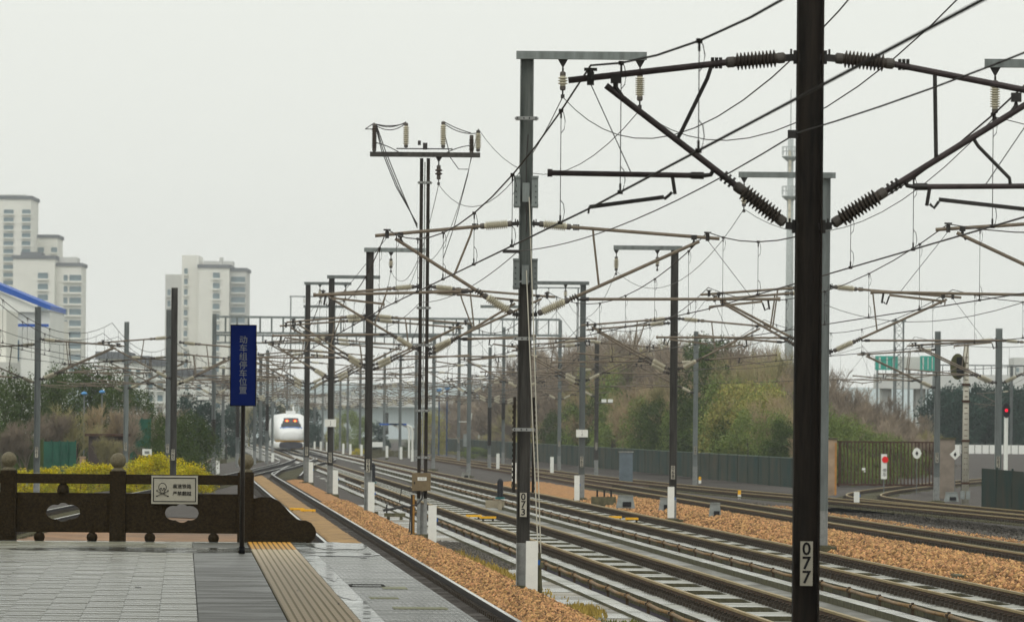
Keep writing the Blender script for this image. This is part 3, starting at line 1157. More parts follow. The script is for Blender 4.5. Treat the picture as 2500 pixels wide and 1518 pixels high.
def number_plate(parent, txt, z, w=.125):
    if len(txt) == 0:
        return
    p = MB().box((0, -.135, z), (w, .006, .44)).build('number_plate', PLATE, parent)
    me = text_mesh('digits', "\n".join(txt), .175, BLACK, .002, .80, bold=.02)
    link('digits', me, p, (0, -.140, z))


def drop_insulator(parent, x, z, L=.55, n=4, r=.09, mt=INS):
    mb = MB()
    mb.add([(x - .09, -.05, z), (x + .09, -.05, z), (x, -.05, z - .16), (x - .09, .05, z), (x + .09, .05, z), (x, .05, z - .16)],
           [(0, 2, 1), (3, 4, 5), (0, 1, 4, 3), (1, 2, 5, 4), (2, 0, 3, 5)])
    mb.bar((x, 0, z - .15), (x, 0, z - .24), .035)
    mb.build('hanger', FIT, parent)
    mb = MB()
    mb.bar((x, 0, z - .24 - L), (x, 0, z - .34 - L), .03)
    mb.box((x, 0, z - .36 - L), (.07, .1, .07))
    mb.build('wire_clamp', FIT, parent)
    me = insulator((x, 0, z - .22), (x, 0, z - .25 - L), mt, n=n, r1=r)
    link('insulator', me, parent)
    return z - .36 - L


def mast(x, d, h, label, num='', style='mid', cants=(), beam=None, post=None, zb=0.0, base_h=.75, w=.25, weights=None, name='catenary_mast', low=None,
         split=None, plate_z=1.55, px=None, sign=None):
    """overhead line mast"""
    t = thing(name, label, 'mast', (x, d, zb), 0, 'overhead line masts')
    low = d > 330 if low is None else low
    near = d < 80
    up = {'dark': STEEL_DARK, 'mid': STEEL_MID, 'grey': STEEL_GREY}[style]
    if split:
        h_beam(base_h, split, w, w).build('column', up, t)
        h_beam(split + .002, h, w, w).build('upper_column', STEEL_GREEN, t)
    else:
        h_beam(base_h, h, w, w, mb=None).build('column', up, t)
    h_beam(-.02, base_h - .002, w, w).build('column_foot', STEEL_BASE if style != 'dark' else STEEL_MID, t)
    mb = MB()
    mb.box((0, 0, -.2), (.7, .7, .36))
    mb.box((0, 0, 0.0), (.42, .42, .03))
    mb.build('foundation', CONC_OLD, t)
    if num:
        number_plate(t, num, plate_z)
    for c in cants:
        side, L, typ = c[:3]
        dy = c[3] if len(c) > 3 else 0
        dz = c[4] if len(c) > 4 else 0
        ps = cantilever_parts(side, L, typ, near, low)
        cant_at(ps, t, (0, dy, dz))
    if beam:
        x0, x1, drops = beam
        mb = MB()
        mb.box(((x0 + x1) / 2, -.14, h - .02), (x1 - x0, .008, .14))
        mb.box(((x0 + x1) / 2, -.10, h + .05), (x1 - x0, .08, .008))
        mb.box(((x0 + x1) / 2, -.10, h - .09), (x1 - x0, .08, .008))
        for q in (x0 + .08, x0 + .3, (x0 + x1) / 2, x1 - .3, x1 - .08):
            mb.box((q, -.146, h - .02), (.03, .012, .03))
        bo = mb.build('crossarm', STEEL_GREY, t)
        for (xx, n_, L_) in drops:
            drop_insulator(bo, xx, h - .09, L_, n_)
    if post:
        for s in ([post] if isinstance(post, (int, float)) else post):
            pass
    if weights:
        s, z0, z1 = weights
        mb = MB()
        n = max(3, int((z1 - z0) / .09))
        for i in range(n):
            z = z0 + (z1 - z0) * (i + .5) / n
            mb.tube([(s * .26, -.05, z - .035), (s * .26, -.05, z + .035)], .15, 10)
        mb.tube([(s * .26, -.05, z1), (s * .26, -.05, min(h, z1 + 2.5))], .012, 5)
        mb.build('weight_stack', STEEL_DARK, t)
    if sign:
        mb = MB()
        mb.box((0, -.15, sign), (.50, .02, .32))
        so = mb.build('board', WHITE, t)
        link('lettering', text_mesh('lettering', "1\n2", .13, BLACK, .001, .9), so, (0, -.163, sign))
    return t


def white_post(x, d, z0, label, h=1.03, w=.22, tag=True):
    t = thing('marker_post', label, 'post', (x, d, z0), 0, 'white concrete marker posts')
    MB().box((0, 0, h / 2), (w, .12, h)).build('post', WHITE, t)
    MB().box((0, 0, -.1), (w + .08, .2, .16)).build('footing', CONC_OLD, t)
    if tag:
        MB().box((w / 2 + .02, 0, h * .62), (.04, .06, .09)).build('blue_tag', BLUE_TAG, t)
    return t


def bandclip(t, z, w=.3, d=.3, m=STEEL_BASE):
    mb = MB()
    mb.box((0, -.14, z), (w + .1, .02, .06))
    mb.box((0, .14, z), (w + .1, .02, .06))
    for s in (-1, 1):
        mb.box((s * (w / 2 + .06), 0, z), (.016, .258, .03))
        mb.box((s * (w / 2 + .02), -.152, z), (.02, .01, .03), m=1)
        mb.box((s * .05, -.152, z), (.02, .01, .03), m=1)
    mb.build('band_clamp', [m, BLACK], t)


# --- row between platform track and slab track
m077 = mast(2.93, 58.6, 11.5, "nearest thick black mast at the right, plate reading 077", '077', 'dark',
            [(-1, 2.18, 'pull'), (1, 2.3, 'steep')], zb=-.05, base_h=.6, plate_z=1.65, w=.262)
m073 = mast(.22, 108.6, 9.78, "tall mast with plate 073, crossarm to the right and two white ropes", '073', 'mid',
            [(-1, 2.55, 'push'), (1, 3.35, 'push')], beam=(-.2, 2.2, [(.66, 3, .32), (2.08, 9, .5)]), zb=-.02, base_h=.80, plate_z=1.5, split=5.6)
for z in (8.6, 4.55, 2.88):
    bandclip(m073, z)
for z0, z1 in ((6.95, 7.52), (5.45, 6.0)):
    mb = MB()
    for s in (-1, 1):
        mb.box((s * .165, -.15, (z0 + z1) / 2), (.12, .02, z1 - z0))
        mb.box((s * .165, -.15, z1), (.13, .06, .04))
        mb.box((s * .165, -.15, z0 + .05), (.13, .06, .04))
        for k in range(4):
            mb.box((s * .18, -.165, z0 + .1 + k * .1), (.02, .012, .02), m=1)
    mb.box((0, -.16, (z0 + z1) / 2), (.13, .03, .35))
    mb.build('bracket_plates', [STEEL_GREY, BLACK], m073)
for s in (-1, 1):
    mb = MB()
    mb.box((s * .175, -.05, 2.6), (.05, .10, 1.75))
    for k in range(16):
        mb.box((s * .205, -.05, 1.8 + k * .1), (.02, .12, .05))
    mb.build('weight_guide', STEEL_DARK, m073)
mb = MB()
for (xa, za, xb, zb_) in ((.06, 7.15, .33, .62), (.02, 5.8, .28, .62)):
    mb.tube([(xa, -.18, za), (xb, -.28, zb_)], .011, 5)
mb.build('tension_ropes', mat("rope_white", (.5, .48, .4), .7, var=.1), m073)
mb = MB()
mb.tube([(.30, -.28, .62), (.31, -.28, .1), (.34, -.3, -.25)], [.03, .045, .03], 8)
mb.tube([(.31, -.28, .45), (.31, -.28, .35)], .07, 8)
mb.build('rope_anchor', CONC_OLD, m073)
mb = MB()
mb.tube([(.03, -.145, 8.3), (0, -.15, 7.8), (.02, -.15, 6.5)], .012, 5)
MB().tube([(.1, -.145, .8), (.13, -.15, .3), (.2, -.2, .05)], .012, 5).build('hanging_cable', FIT, m073)
mb.build('hanging_cable', FIT, m073)

# double channel mast with switch arms on top
xc = W(1015, 1280, 158).x
mc = thing('switch_mast', "twin-channel mast with a T-shaped switch arm on top and an olive box below", 'mast', (xc, 158, -.05), 0, 'overhead line masts')
mb = MB()
for s in (-1, 1):
    mb.box((s * .09, 0, 5.55), (.09, .2, 9.1))
mb.build('column', STEEL_DARK, mc)
mb = MB()
mb.tube([(0, -.11, 1.9), (0, -.11, 10.0)], .018, 6)
mb.build('operating_rod', STEEL_BASE, mc)
mb = MB()
for s in (-1, 1):
    mb.box((s * .09, 0, .5), (.09, .2, .99))
mb.box((0, 0, .45), (.16, .02, .8))
mb.build('column_foot', STEEL_BASE, mc)
MB().box((0, 0, -.15), (.75, .75, .4)).build('foundation', CONC_OLD, mc)
for z in (9.45, 6.1, 5.1, 3.35, 2.1):
    bandclip(mc, z, .26)
mb = MB()
mb.box((-.02, -.22, 1.45), (.50, .25, .48))
bxo = mb.build('switch_box', BOX_OLIVE, mc)
mb = MB()
mb.box((0, -.35, 1.53), (.24, .006, .09))
lb = mb.build('label_plate', WHITE, bxo)
MB().box((-.2, -.352, 1.42), (.03, .01, .06)).build('lock', BLACK, bxo)
link('lettering', text_mesh('lettering', "K2 307", .06, GREY_BOX, .001), lb, (0, -.355, 1.53))
mb = MB()
mb.tube([(.05, -.2, 1.2), (0, -.25, 1.0), (-.12, -.3, .85), (-.3, -.3, .8), (-.33, -.3, .1)], .025, 6)
mb.tube([(-.3, -.2, 1.3), (-.55, -.2, 1.25), (-.6, -.2, .9)], .02, 6)
mb.tube([(-.27, -.1, 1.1), (-.27, -.1, 0)], .035, 6)
mb.build('cables', FIT, mc)
MB().tube([(-.22, -.12, 1.1), (-.22, -.12, 0)], .03, 8).build('conduit', mat("conduit_orange", (.35, .18, .04), .6), mc)
mb = MB()
mb.box((0, -.12, 10.2), (2.95, .10, .12))
mb.box((0, .12, 10.2), (2.95, .10, .12))
arm = mb.build('switch_arm', STEEL_MID, mc)


def mx(x):
    return (x - 1019) / 89.5


def mz(y):
    return 10.2 + (378 - y) / 89.5


for (x, y0, y1, n) in ((897, 372, 305, 12), (973, 362, 302, 9), (1062, 362, 298, 9), (1130, 376, 330, 8), (1146, 370, 318, 9)):
    link('insulator', insulator((mx(x), 0, mz(y0)), (mx(x), 0, mz(y1)), INS if n == 9 else INS_NEAR, n=n, r1=.085 if n == 9 else .07), arm)
mb = MB()
mb.bar((mx(950), 0, mz(364)), (mx(1085), 0, mz(364)), .03)
mb.box((0, 0, mz(358)), (.12, .1, .18))
mb.box((mx(1005), 0, mz(350)), (.08, .08, .12))
for (pa, pb, sg_) in (((897, 305), (973, 300), 14), ((899, 308), (973, 303), 20), ((897, 305), (973, 303), 8), ((1062, 298), (1128, 325), 4), ((1062, 302), (1146, 325), 14), ((899, 350), (955, 372), -4), ((1072, 372), (1128, 355), -4),
                      ((875, 318), (897, 303), 0), ((875, 318), (897, 318), 0)):
    pts = []
    for k in range(9):
        q = k / 8
        pts.append((mx(pa[0] + (pb[0] - pa[0]) * q), 0, mz(pa[1] + (pb[1] - pa[1]) * q + 4 * q * (1 - q) * sg_ * .7)))
    mb.tube(pts, .013, 5)
for off in (0, 4, 9):
    pts = [(mx(899 + off * .3), 0, mz(308)), (mx(915 + off), 0, mz(370)), (mx(950 + off), 0, mz(455)), (mx(1002), 0, mz(545 + off))]
    mb.tube(pts, .014, 5)
mb.tube([(mx(1066), 0, mz(330)), (mx(1080), 0, mz(385)), (mx(1100), 0, mz(412)), (mx(1122), 0, mz(412))], .012, 5)
mb.tube([(mx(1130), 0, mz(378)), (mx(1122), 0, mz(425)), (mx(1090), 0, mz(550)), (mx(1065), 0, mz(625))], .011, 5)
mb.build('jumper_cables', FIT, mc)
drop_insulator(arm, mx(1052), mz(383), .36, 2, .1, INS_NEAR)
for c in ((-1, 2.7, 'push', 0), (1, 3.3, 'push', 0), (1, 2.6, 'pull', .9)):
    ps = cantilever_parts(c[0], c[1], c[2], False, False)
    cant_at(ps, mc, (0, c[3], -.12 * c[3]))

DC = 0.0


def mrow(x, d):
    return W(x, 1036 / K, d).x


mast(W(885, 1232, 202).x, 202, 8.95, "dark mast with plate 063 and a short crossarm to the right", '063', 'mid', [(-1, 2.6, 'pull', -.5), (1, 3.3, 'push', -.5), (1, 3.0, 'pull', 1.2, -.12), (-1, 2.9, 'push', 1.2, -.1)],
     beam=(-.2, 1.9, [(.72, 3, .3)]), zb=-.05, base_h=1.4, w=.26)
mast(W(794, 1185, 256).x, 256, 9.4, "dark mast with a small white board hung at a third of its height", '059', 'mid', [(-1, 2.5, 'push', -.5), (1, 3.2, 'pull', -.5), (-1, 2.9, 'pull', 1.2, .1), (1, 2.8, 'push', 1.2, -.15)],
     beam=(-.2, 2.1, [(1.6, 3, .3)]), zb=-.1, base_h=1.2, sign=3.05)
mast(W(737.5, 1160, 300).x, 300, 10.1, "dark mast just right of the white train, crossarm on top", '057', 'mid', [(-1, 2.5, 'pull'), (1, 3.2, 'push'), (1, 2.9, 'pull', 1.5, -.2), (-1, 3.1, 'push', 1.5, -.15)],
     beam=(-.2, 2.2, [(.6, 2, .3), (1.9, 3, .3)]), zb=-.05, base_h=1.25)
mast(-12.3, 352, 10.0, "mast half hidden behind the mast right of the train", '', 'grey', [(-1, 2.5, 'pull'), (1, 3.0, 'push')],
     beam=(-.2, 2.2, []), zb=-.1)
# --- row between the second slab track and the ballast track
mast(10.95, 103.2, 9.35, "mast just outside the right edge whose cantilever reaches into the picture", '', 'grey', [(-1, 3.35, 'push'), (1, 3.4, 'pull')],
     beam=(-2.75, .2, [(-2.55, 9, .55)]), zb=0)
mast(W(1979, 1308, 152).x, 152, 9.55, "grey mast directly behind the thick black mast 077", '', 'grey', [(-1, 3.0, 'push', -.6), (-1, 2.8, 'pull', 1.0, -.1), (1, 3.3, 'push')],
     beam=(-2.25, .25, [(-2.1, 4, .5)]), zb=-.1, base_h=.9)
mast(W(1618, 1250, 197).x, 197, 9.05, "dark mast with plate 068 on the orange ballast bank", '068', 'mid', [(-1, 2.9, 'pull', -.5), (-1, 2.7, 'push', 1.3, -.12), (1, 3.0, 'pull', -.5)],
     beam=(-2.05, .25, [(-1.95, 8, .45), (-.58, 2, .3)]), zb=-.15, base_h=.72)
mast(W(1399, 1193, 251).x, 251, 9.15, "grey mast with plate 062 and a small white board", '062', 'grey', [(-1, 3.0, 'push', -.5), (-1, 2.8, 'pull', 1.3, -.15), (1, 3.0, 'push')],
     beam=(-2.3, .25, [(-.75, 2, .3)]), zb=-.15, base_h=1.0, sign=2.75)
mast(W(1243, 1160, 305).x + .25, 305, 9.2, "grey mast mostly hidden behind the lower half of mast 073", '', 'grey', [(-1, 3.0, 'pull'), (1, 2.9, 'pull')],
     beam=(-2.2, .2, []), zb=-.15)
mast(-2.6, 356, 9.2, "grey mast between the twin-channel mast and mast 073", '', 'grey', [(-1, 2.9, 'push'), (1, 2.9, 'push')], beam=(-2.2, .2, [(-1, 2, .3)]), zb=-.15)
mast(-5.4, 406, 9.2, "slim grey mast far back just right of the twin-channel mast", '', 'grey', [(-1, 2.9, 'pull'), (1, 2.9, 'pull')], beam=(-2.2, .2, []), zb=-.15)

# --- far masts, by base pixel
FARM = [  # x, base y, top y, label, num, cants, extras
    (1672, 1168, 797, "pale grey mast with plate 080 in front of the green shrubs", '080', [(-1, 3.2, 'pull', -.6), (-1, 3.2, 'push', .6)], {}),
    (1434, 1147, 820, "mast with a floodlight arm right of mast 062", '056', [(-1, 3.0, 'pull'), (-1, 3.0, 'push', .9)], dict(lamp=1)),
    (1345, 1132, 770, "right leg of the long gantry, standing before the thicket", '051', [(-1, 3.0, 'pull'), (1, 3.0, 'pull')], {}),
    (1210, 1120, 787, "mast with a short dark weight stack near the teal fence", '', [(-1, 3.0, 'push'), (1, 3.0, 'pull')], dict(w=(-.0001, 3.6, 4.9))),
    (1177, 1128, 835, "mast with a long dark weight stack left of mast 073", '', [(-1, 3.0, 'pull'), (1, 3.0, 'push')], dict(w=(-.0001, 1.7, 4.4))),
    (1103, 1115, 786, "mast with a small camera on an arm at the foot of the brown thicket", '043', [(-1, 3.0, 'pull'), (-1, 3.0, 'push', .9)], dict(cam=1)),
    (1000, 1112, 845, "mast standing close left of the twin-channel mast", '', [(-1, 3.0, 'pull'), (1, 3.0, 'push')], {}),
    (962, 1106, 852, "pale mast left of the curved white lamp posts", '', [(-1, 3.0, 'push'), (1, 3.0, 'push')], {}),
    (924, 1100, 848, "mast with a dark box half way between mast 063 and the curved lamps", '', [(-1, 2.9, 'pull'), (1, 2.9, 'push')], dict(w=(1, 2.2, 4.2))),
    (866, 1092, 868, "far mast visible just left of mast 063", '', [(-1, 2.9, 'pull')], {}),
    (836, 1086, 884, "thin hazy mast between masts 059 and 063, nearer 063", '', [(-1, 2.9, 'push'), (1, 2.9, 'pull')], {}),
    (818, 1084, 898, "thin hazy mast just right of mast 059", '', [(-1, 2.9, 'pull'), (1, 2.9, 'push')], {}),
    (776, 1080, 905, "thin hazy mast between the train and mast 059", '', [(-1, 2.9, 'pull'), (1, 2.9, 'push')], {}),
    (757, 1078, 915, "faintest mast right of the train", '', [(-1, 2.9, 'push'), (1, 2.9, 'push')], {}),
    (2253, 1204, 797, "grey mast standing in front of the right gate pillar", '079', [(-1, 3.3, 'push', -.5), (-1, 3.3, 'pull', .6)], {}),
    (2400, 1228, 790, "tall grey mast near the right edge with a plate low down", '083', [(-1, 3.3, 'pull', -.5), (1, 3.2, 'push', .5), (-1, 3.3, 'push', 1.2)], {}),
    (2432, 1115, 880, "shorter grey mast near the right edge beyond the red signal", '', [(-1, 3.0, 'pull')], {}),
    (2367, 1070, 925, "faint pale mast in front of the blue-green woods", '', [(-1, 3.0, 'push')], {}),
    (2286, 1072, 915, "faint pale mast just right of the gate", '', [(-1, 3.0, 'pull')], {}),
    (2231, 1068, 905, "faint pale mast above the gate", '', [(1, 3.0, 'pull')], {}),
    (88, 1196, 738, "leftmost mast, rising behind the yellow hedge", '061', [(1, 3.4, 'pull', -.5), (1, 3.4, 'push', .8)], {}),
    (302, 1160, 774, "slim mast behind the middle stone post", '057', [(1, 3.2, 'push', -.5), (1, 3.2, 'pull', .8)], {}),
    (416, 1206, 692, "tall mast with plate 065 behind the warning board", '065', [(-1, 2.9, 'pull')], {}),
    (403, 1170, 745, "slim mast hugging the left side of mast 065", '061', [(1, 3.0, 'push'), (1, 3.0, 'pull', .9)], {}),
    (513, 1140, 755, "left leg of the long gantry with a dark weight stack", '', [(-1, 3.0, 'pull'), (-1, 3.0, 'push', .9), (1, 2.8, 'pull')], dict(w=(-.0001, 1.8, 3.4), lampl=1)),
    (571, 1125, 850, "mast behind the blue sign with a dark box", '', [(1, 2.9, 'pull')], dict(w=(-.0001, 2.2, 4.8))),
    (612, 1118, 830, "mast just right of the blue sign", '', [(1, 3.0, 'push'), (-1, 2.9, 'pull')], {}),
    (626, 1108, 850, "thin mast between the blue sign and the train", '', [(1, 2.9, 'pull'), (-1, 2.9, 'push')], {}),
    (642, 1116, 842, "mast touching the left side of the train", '', [(1, 3.0, 'push'), (-1, 2.9, 'push')], dict(w=(-.0001, 2.6, 4.6))),
    (655, 1092, 888, "hazy thin mast whose top shows above the train's left half", '', [(1, 2.8, 'pull'), (-1, 2.8, 'pull')], {}),
    (690, 1086, 900, "hazy thin mast whose top shows above the middle of the train", '', [(1, 2.8, 'push'), (-1, 2.8, 'push')], {}),
    (536, 1104, 880, "faint mast between the gantry leg and the blue sign", '', [(1, 2.8, 'push')], {}),
]
MP = {}
for (x, yb_, yt, lab, num, cants, ex) in FARM:
    zb = -.25 if x > 600 else -.3
    d = GD(x, yb_, zb)
    d = min(d, 780)
    if len(cants) < 3 and x < 1300:
        cants = list(cants) + [(-c[0], c[1] + .2, 'push' if c[2] == 'pull' else 'pull', 1.6, -.18) for c in cants][:2]
    p = W(x, yb_, d)
    top = W(x, yt, d).z - zb
    low = d > 300
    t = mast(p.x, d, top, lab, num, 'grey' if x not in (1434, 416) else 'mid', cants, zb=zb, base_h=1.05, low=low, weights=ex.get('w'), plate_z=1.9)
    MP[x] = (p.x, d, top)
    if ex.get('lamp') or ex.get('lampl'):
        s = 1 if ex.get('lamp') else -1
        mb = MB()
        mb.bar((0, 0, 4.6), (s * 1.0, 0, 4.6), .06)
        lo = mb.build('lamp_arm', STEEL_GREY, t)
        for q in (.45, .85):
            MB().box((s * q, -.1, 4.72), (.3, .3, .2)).build('floodlight', WHITE, lo)
    if ex.get('cam'):
        mb = MB()
        mb.bar((0, 0, 3.4), (1.0, 0, 3.4), .06)
        mb.tube([(.9, -.1, 3.55), (.9, -.1, 4.1)], [.14, .2], 8)
        mb.build('camera_arm', WHITE, t)
        MB().box((.55, 0, 1.9), (.35, .25, 1.0)).build('cabinet', GREY_BOX, t)

# concrete signal pole with oval signal head
d = GD(2322, 1213, -.3)
p = W(2322, 1213, d)
sgp = thing('signal_post', "pale concrete post with an oval black-faced signal head near the right edge", 'signal', (p.x, d, -.3))
zt = W(2322, 830, d).z + .3
mb = MB()
mb.tube([(0, 0, 0), (0, 0, zt)], [.16, .11], 12)
mb.build('post', mat("post_concrete", (.45, .43, .36), .8, var=.15, scale=3), sgp, smooth=True)
for y in (1162, 1060, 965, 925):
    z = W(2322, y, d).z + .3
    MB().tube([(0, 0, z - .05), (0, 0, z + .05)], .18, 12).build('band', RUST, sgp)
for k in range(26):
    MB().box((0, -.13, .3 + k * .24), (.14, .02, .03)).build('rung', RUST, sgp)
zc = W(2302, 882, d).z + .3
mb = MB()
disc(mb, -.38, zc, .32, .56, -.12, .12, 28)
hd = mb.build('signal_head', mat("signal_olive", (.075, .075, .03), .6), sgp)
mb = MB()
mb.box((-.28, -.2, zc - .02), (.3, .12, .85))
for k in range(3):
    mb.tube([(-.28, -.25, zc + .28 - k * .28), (-.28, -.42, zc + .28 - k * .28)], [.1, .11], 12)
mb.build('lamp_hoods', BLACK, hd)
MB().bar((-.3, 0, zc + .3), (0, 0, zc + .3), .06).build('bracket', STEEL_GREY, sgp)
MB().box((0, 0, .4), (.4, .3, .35)).build('foot_box', GREY_BOX, sgp)

# small red signal
p = W(2421, 987, 330)
rs = thing('red_signal', "slim white signal post showing a red light near the right edge", 'signal', (p.x, 330, -.4))
MB().tube([(0, 0, 0), (0, 0, p.z + .1)], .12, 10).build('post', WHITE, rs)
mb = MB()
disc(mb, 0, p.z + .4, .22, .42, -.1, .12, 20)
hh = mb.build('signal_head', BLACK, rs)
mb = MB()
disc(mb, .0, p.z + .4, .085, .085, -.18, .03, 14)
mb.build('red_lamp', LAMP_RED, hh)

# ---------------------------------------------------------------- gantries
def gantry(x0, x1, y0, y1, d, label, npan):
    a, b = W(x0, (y0 + y1) / 2, d), W(x1, (y0 + y1) / 2, d)
    hgt = abs(W(x0, y0, d).z - W(x0, y1, d).z)
    t = thing('signal_gantry', label, 'gantry', (a.x, d, 0), 0, 'lattice gantries across the tracks')
    L = b.x - a.x
    zc = a.z
    sl = (b.z - a.z) / L
    for yy in (-.4, .4):
        for s in (-1, 1):
            mb = MB()
            mb.bar((0, yy, zc + s * hgt / 2), (L, yy, zc + s * hgt / 2), .13, .13)
            mb.build('chord', STEEL_GREY, t)
        for i in range(npan + 1):
            x = L * i / npan
            MB().bar((x, yy, zc - hgt / 2), (x, yy, zc + hgt / 2), .08).build('web_member', STEEL_GREY, t)
    return t


gantry(515, 1348, 762, 800, 392, "long lattice gantry spanning the tracks at mid height", 30)
gantry(520, 1060, 806, 824, 470, "second, fainter lattice gantry just below the long one", 24)
for (x, yt, d, lab, L) in ((700, 714, 668, "thin portal frame with small hanging insulators left of the dark masts", 5.0), (1290, 693, 560, "thin crossarm frame right of mast 073's upper clamp", 4.0)):
    p = W(x, yt, d)
    t = thing('portal_frame', lab, 'portal', (p.x, d, -.3))
    for q in (0, L):
        MB().box((q, 0, (p.z + .3) / 2), (.14, .14, p.z + .3)).build('leg', STEEL_GREY, t)
    bo = MB().box((L / 2, 0, p.z + .34), (L + .3, .12, .12)).build('beam', STEEL_GREY, t)
    for q in (.3, .7):
        drop_insulator(bo, L * q, p.z + .28, .35, 3)


# ---------------------------------------------------------------- overhead wires
def catenary(label, sup, stagger=True, zm=6.52, zc=5.10, r=.0105, sag=.75, drops=True, grp='catenary wires'):
    """sup: list of (x, d); messenger above contact wire, droppers between"""
    t = thing('overhead_line', label, 'overhead wire', (0, 0, 0), 0, grp)
    cw, mw = MB(), MB()
    cpts, mpts = [], []
    for i, (x, d) in enumerate(sup):
        cpts.append((x, d, zc))
    cw.tube(cpts, r * 1.05, 5)
    allm = []
    for i in range(len(sup) - 1):
        (xa, da), (xb, db) = sup[i], sup[i + 1]
        n = 12
        for k in range(n + (1 if i == len(sup) - 2 else 0)):
            q = k / n
            allm.append((xa + (xb - xa) * q, da + (db - da) * q, zm - 4 * sag * q * (1 - q)))
    mw.tube(allm, r, 5)
    cw.build('contact_wire', WIRE, t)
    mw.build('messenger_wire', WIRE, t)
    for i in range(len(sup) - 1):
        (xa, da), (xb, db) = sup[i], sup[i + 1]
        if da > 330 or not drops:
            continue
        n = 6
        for k in range(n):
            q = (k + .5) / n
            x, d = xa + (xb - xa) * q, da + (db - da) * q
            z1 = zm - 4 * sag * q * (1 - q)
            if abs((x / d * F)) > 1400 and d < 90:
                continue
            if d < 40:
                continue
            mb = MB()
            mb.tube([(x, d, zc), (x, d, z1)], .0042, 4)
            if d < 200:
                for zz, sg_ in ((zc, 1), (z1, -1)):
                    lp = [(x, d, zz)] + [(x + (.045 * math.sin(a)) * 1.0, d, zz + sg_ * (.12 - .12 * math.cos(a))) for a in (.7, 1.5, 2.3, 3.14)]
                    mb.tube(lp, .004, 4)
                    mb.box((x, d, zz), (.05, .08, .035))
                    mb.box((x, d, zz + sg_ * .05), (.02, .02, .06))
            mb.build('dropper', WIRE, t)
    return t


def sx(mx_, side, L, stag=0):
    return mx_ + side * L


mA = [(5.7, 8.6), (2.93, 58.6), (.22, 108.6), (xc, 158), (W(885, 1232, 202).x, 202), (W(794, 1185, 256).x, 256), (W(737.5, 1160, 300).x, 300), (-12.3, 352)]
LA = [2.2, 2.18, 2.55, 2.7, 2.6, 2.5, 2.5, 2.5]
RA = [2.6, 2.3, 3.35, 3.3, 3.3, 3.2, 3.2, 3.0]
catenary("overhead wires above the platform track", [(m[0] - l, m[1]) for m, l in zip(mA, LA)] + [(-17.6, 420), (-22, 590), (-30, 740)])
catenary("overhead wires above the nearer slab track", [(m[0] + l, m[1]) for m, l in zip(mA, RA)] + [(-13.2, 420), (-22, 570), (-30, 740)])
mB = [(13.6, 52), (10.95, 103.2), (W(1979, 1308, 152).x, 152), (W(1618, 1250, 197).x, 197), (W(1399, 1193, 251).x, 251), (W(1243, 1160, 305).x + .25, 305), (-2.6, 356), (-5.4, 406)]
LB = [3.35, 3.35, 3.0, 2.9, 3.0, 3.0, 2.9, 2.9]
RB = [3.4, 3.4, 3.3, 3.0, 3.0, 2.9, 2.9, 2.9]
catenary("overhead wires above the farther slab track", [(m[0] - l, m[1]) for m, l in zip(mB, LB)] + [(-17.5, 560), (-28, 740)])
catenary("overhead wires above the dark ballasted track", [(m[0] + l, m[1]) for m, l in zip(mB, RB)] + [(-10, 560), (-20, 740)])


def mpos(k, s, L):
    return (MP[k][0] + s * L, MP[k][1])


catenary("overhead wires above the curving far track", [(23.5, 130), (19.5, 170), mpos(2400, -1, 3.3), mpos(2253, -1, 3.3), mpos(1672, -1, 3.2), mpos(1434, -1, 3.0), mpos(1345, -1, 3.0), mpos(1103, -1, 3.0)])
catenary("overhead wires at the far right edge", [(27, 150), mpos(2400, 1, 3.2), mpos(2432, -1, 3.0)], drops=False)
catenary("overhead wires above the track behind the balustrade", [(-13.6, 60), (-14.0, 110), (-14.4, 160), (MP[416][0] - 2.9, MP[416][1]), mpos(403, 1, 1.0)[0:2], (-16.6, 310), (-17.5, 390), (-21, 520)])
catenary("overhead wires at the far left, strung between the slim masts", [(-17.2, 110), (-17.3, 180), mpos(88, 1, 3.4), mpos(302, 1, 3.2), mpos(513, -1, 1.5), (-24, 470), (-30, 640)])


catenary("overhead wires of the crossover left of the train", [(-14.2, 160), (-14.6, 215), (-15.0, 262), (-14.2, 310), (-13.6, 352), (-15.5, 420), (-18, 500)])
catenary("overhead wires of the crossover between the two slab tracks", [(-3.2, 202), (-5.0, 251), (-6.8, 300), (-9.5, 352), (-12.5, 420), (-20, 560)])
catenary("overhead wires crossing from the curving track to the dark track", [mpos(1672, -1, 3.2), (4.2, 330), (-1.0, 380), (-5, 440), (-12, 560)])


def feeder(label, pts, sag=1.2, r=.009, m=WIREG):
    mb = MB()
    allp = []
    for i in range(len(pts) - 1):
        a, b = Vector(pts[i]), Vector(pts[i + 1])
        n = 14
        for k in range(n + (1 if i == len(pts) - 2 else 0)):
            q = k / n
            p = a.lerp(b, q)
            p.z -= 4 * sag * q * (1 - q)
            allp.append(p)
    mb.tube(allp, r, 5)
    o = mb.build('feeder_wire', m)
    o['label'] = label
    o['category'] = 'wire'
    o['group'] = 'feeder and earth wires'
    return o


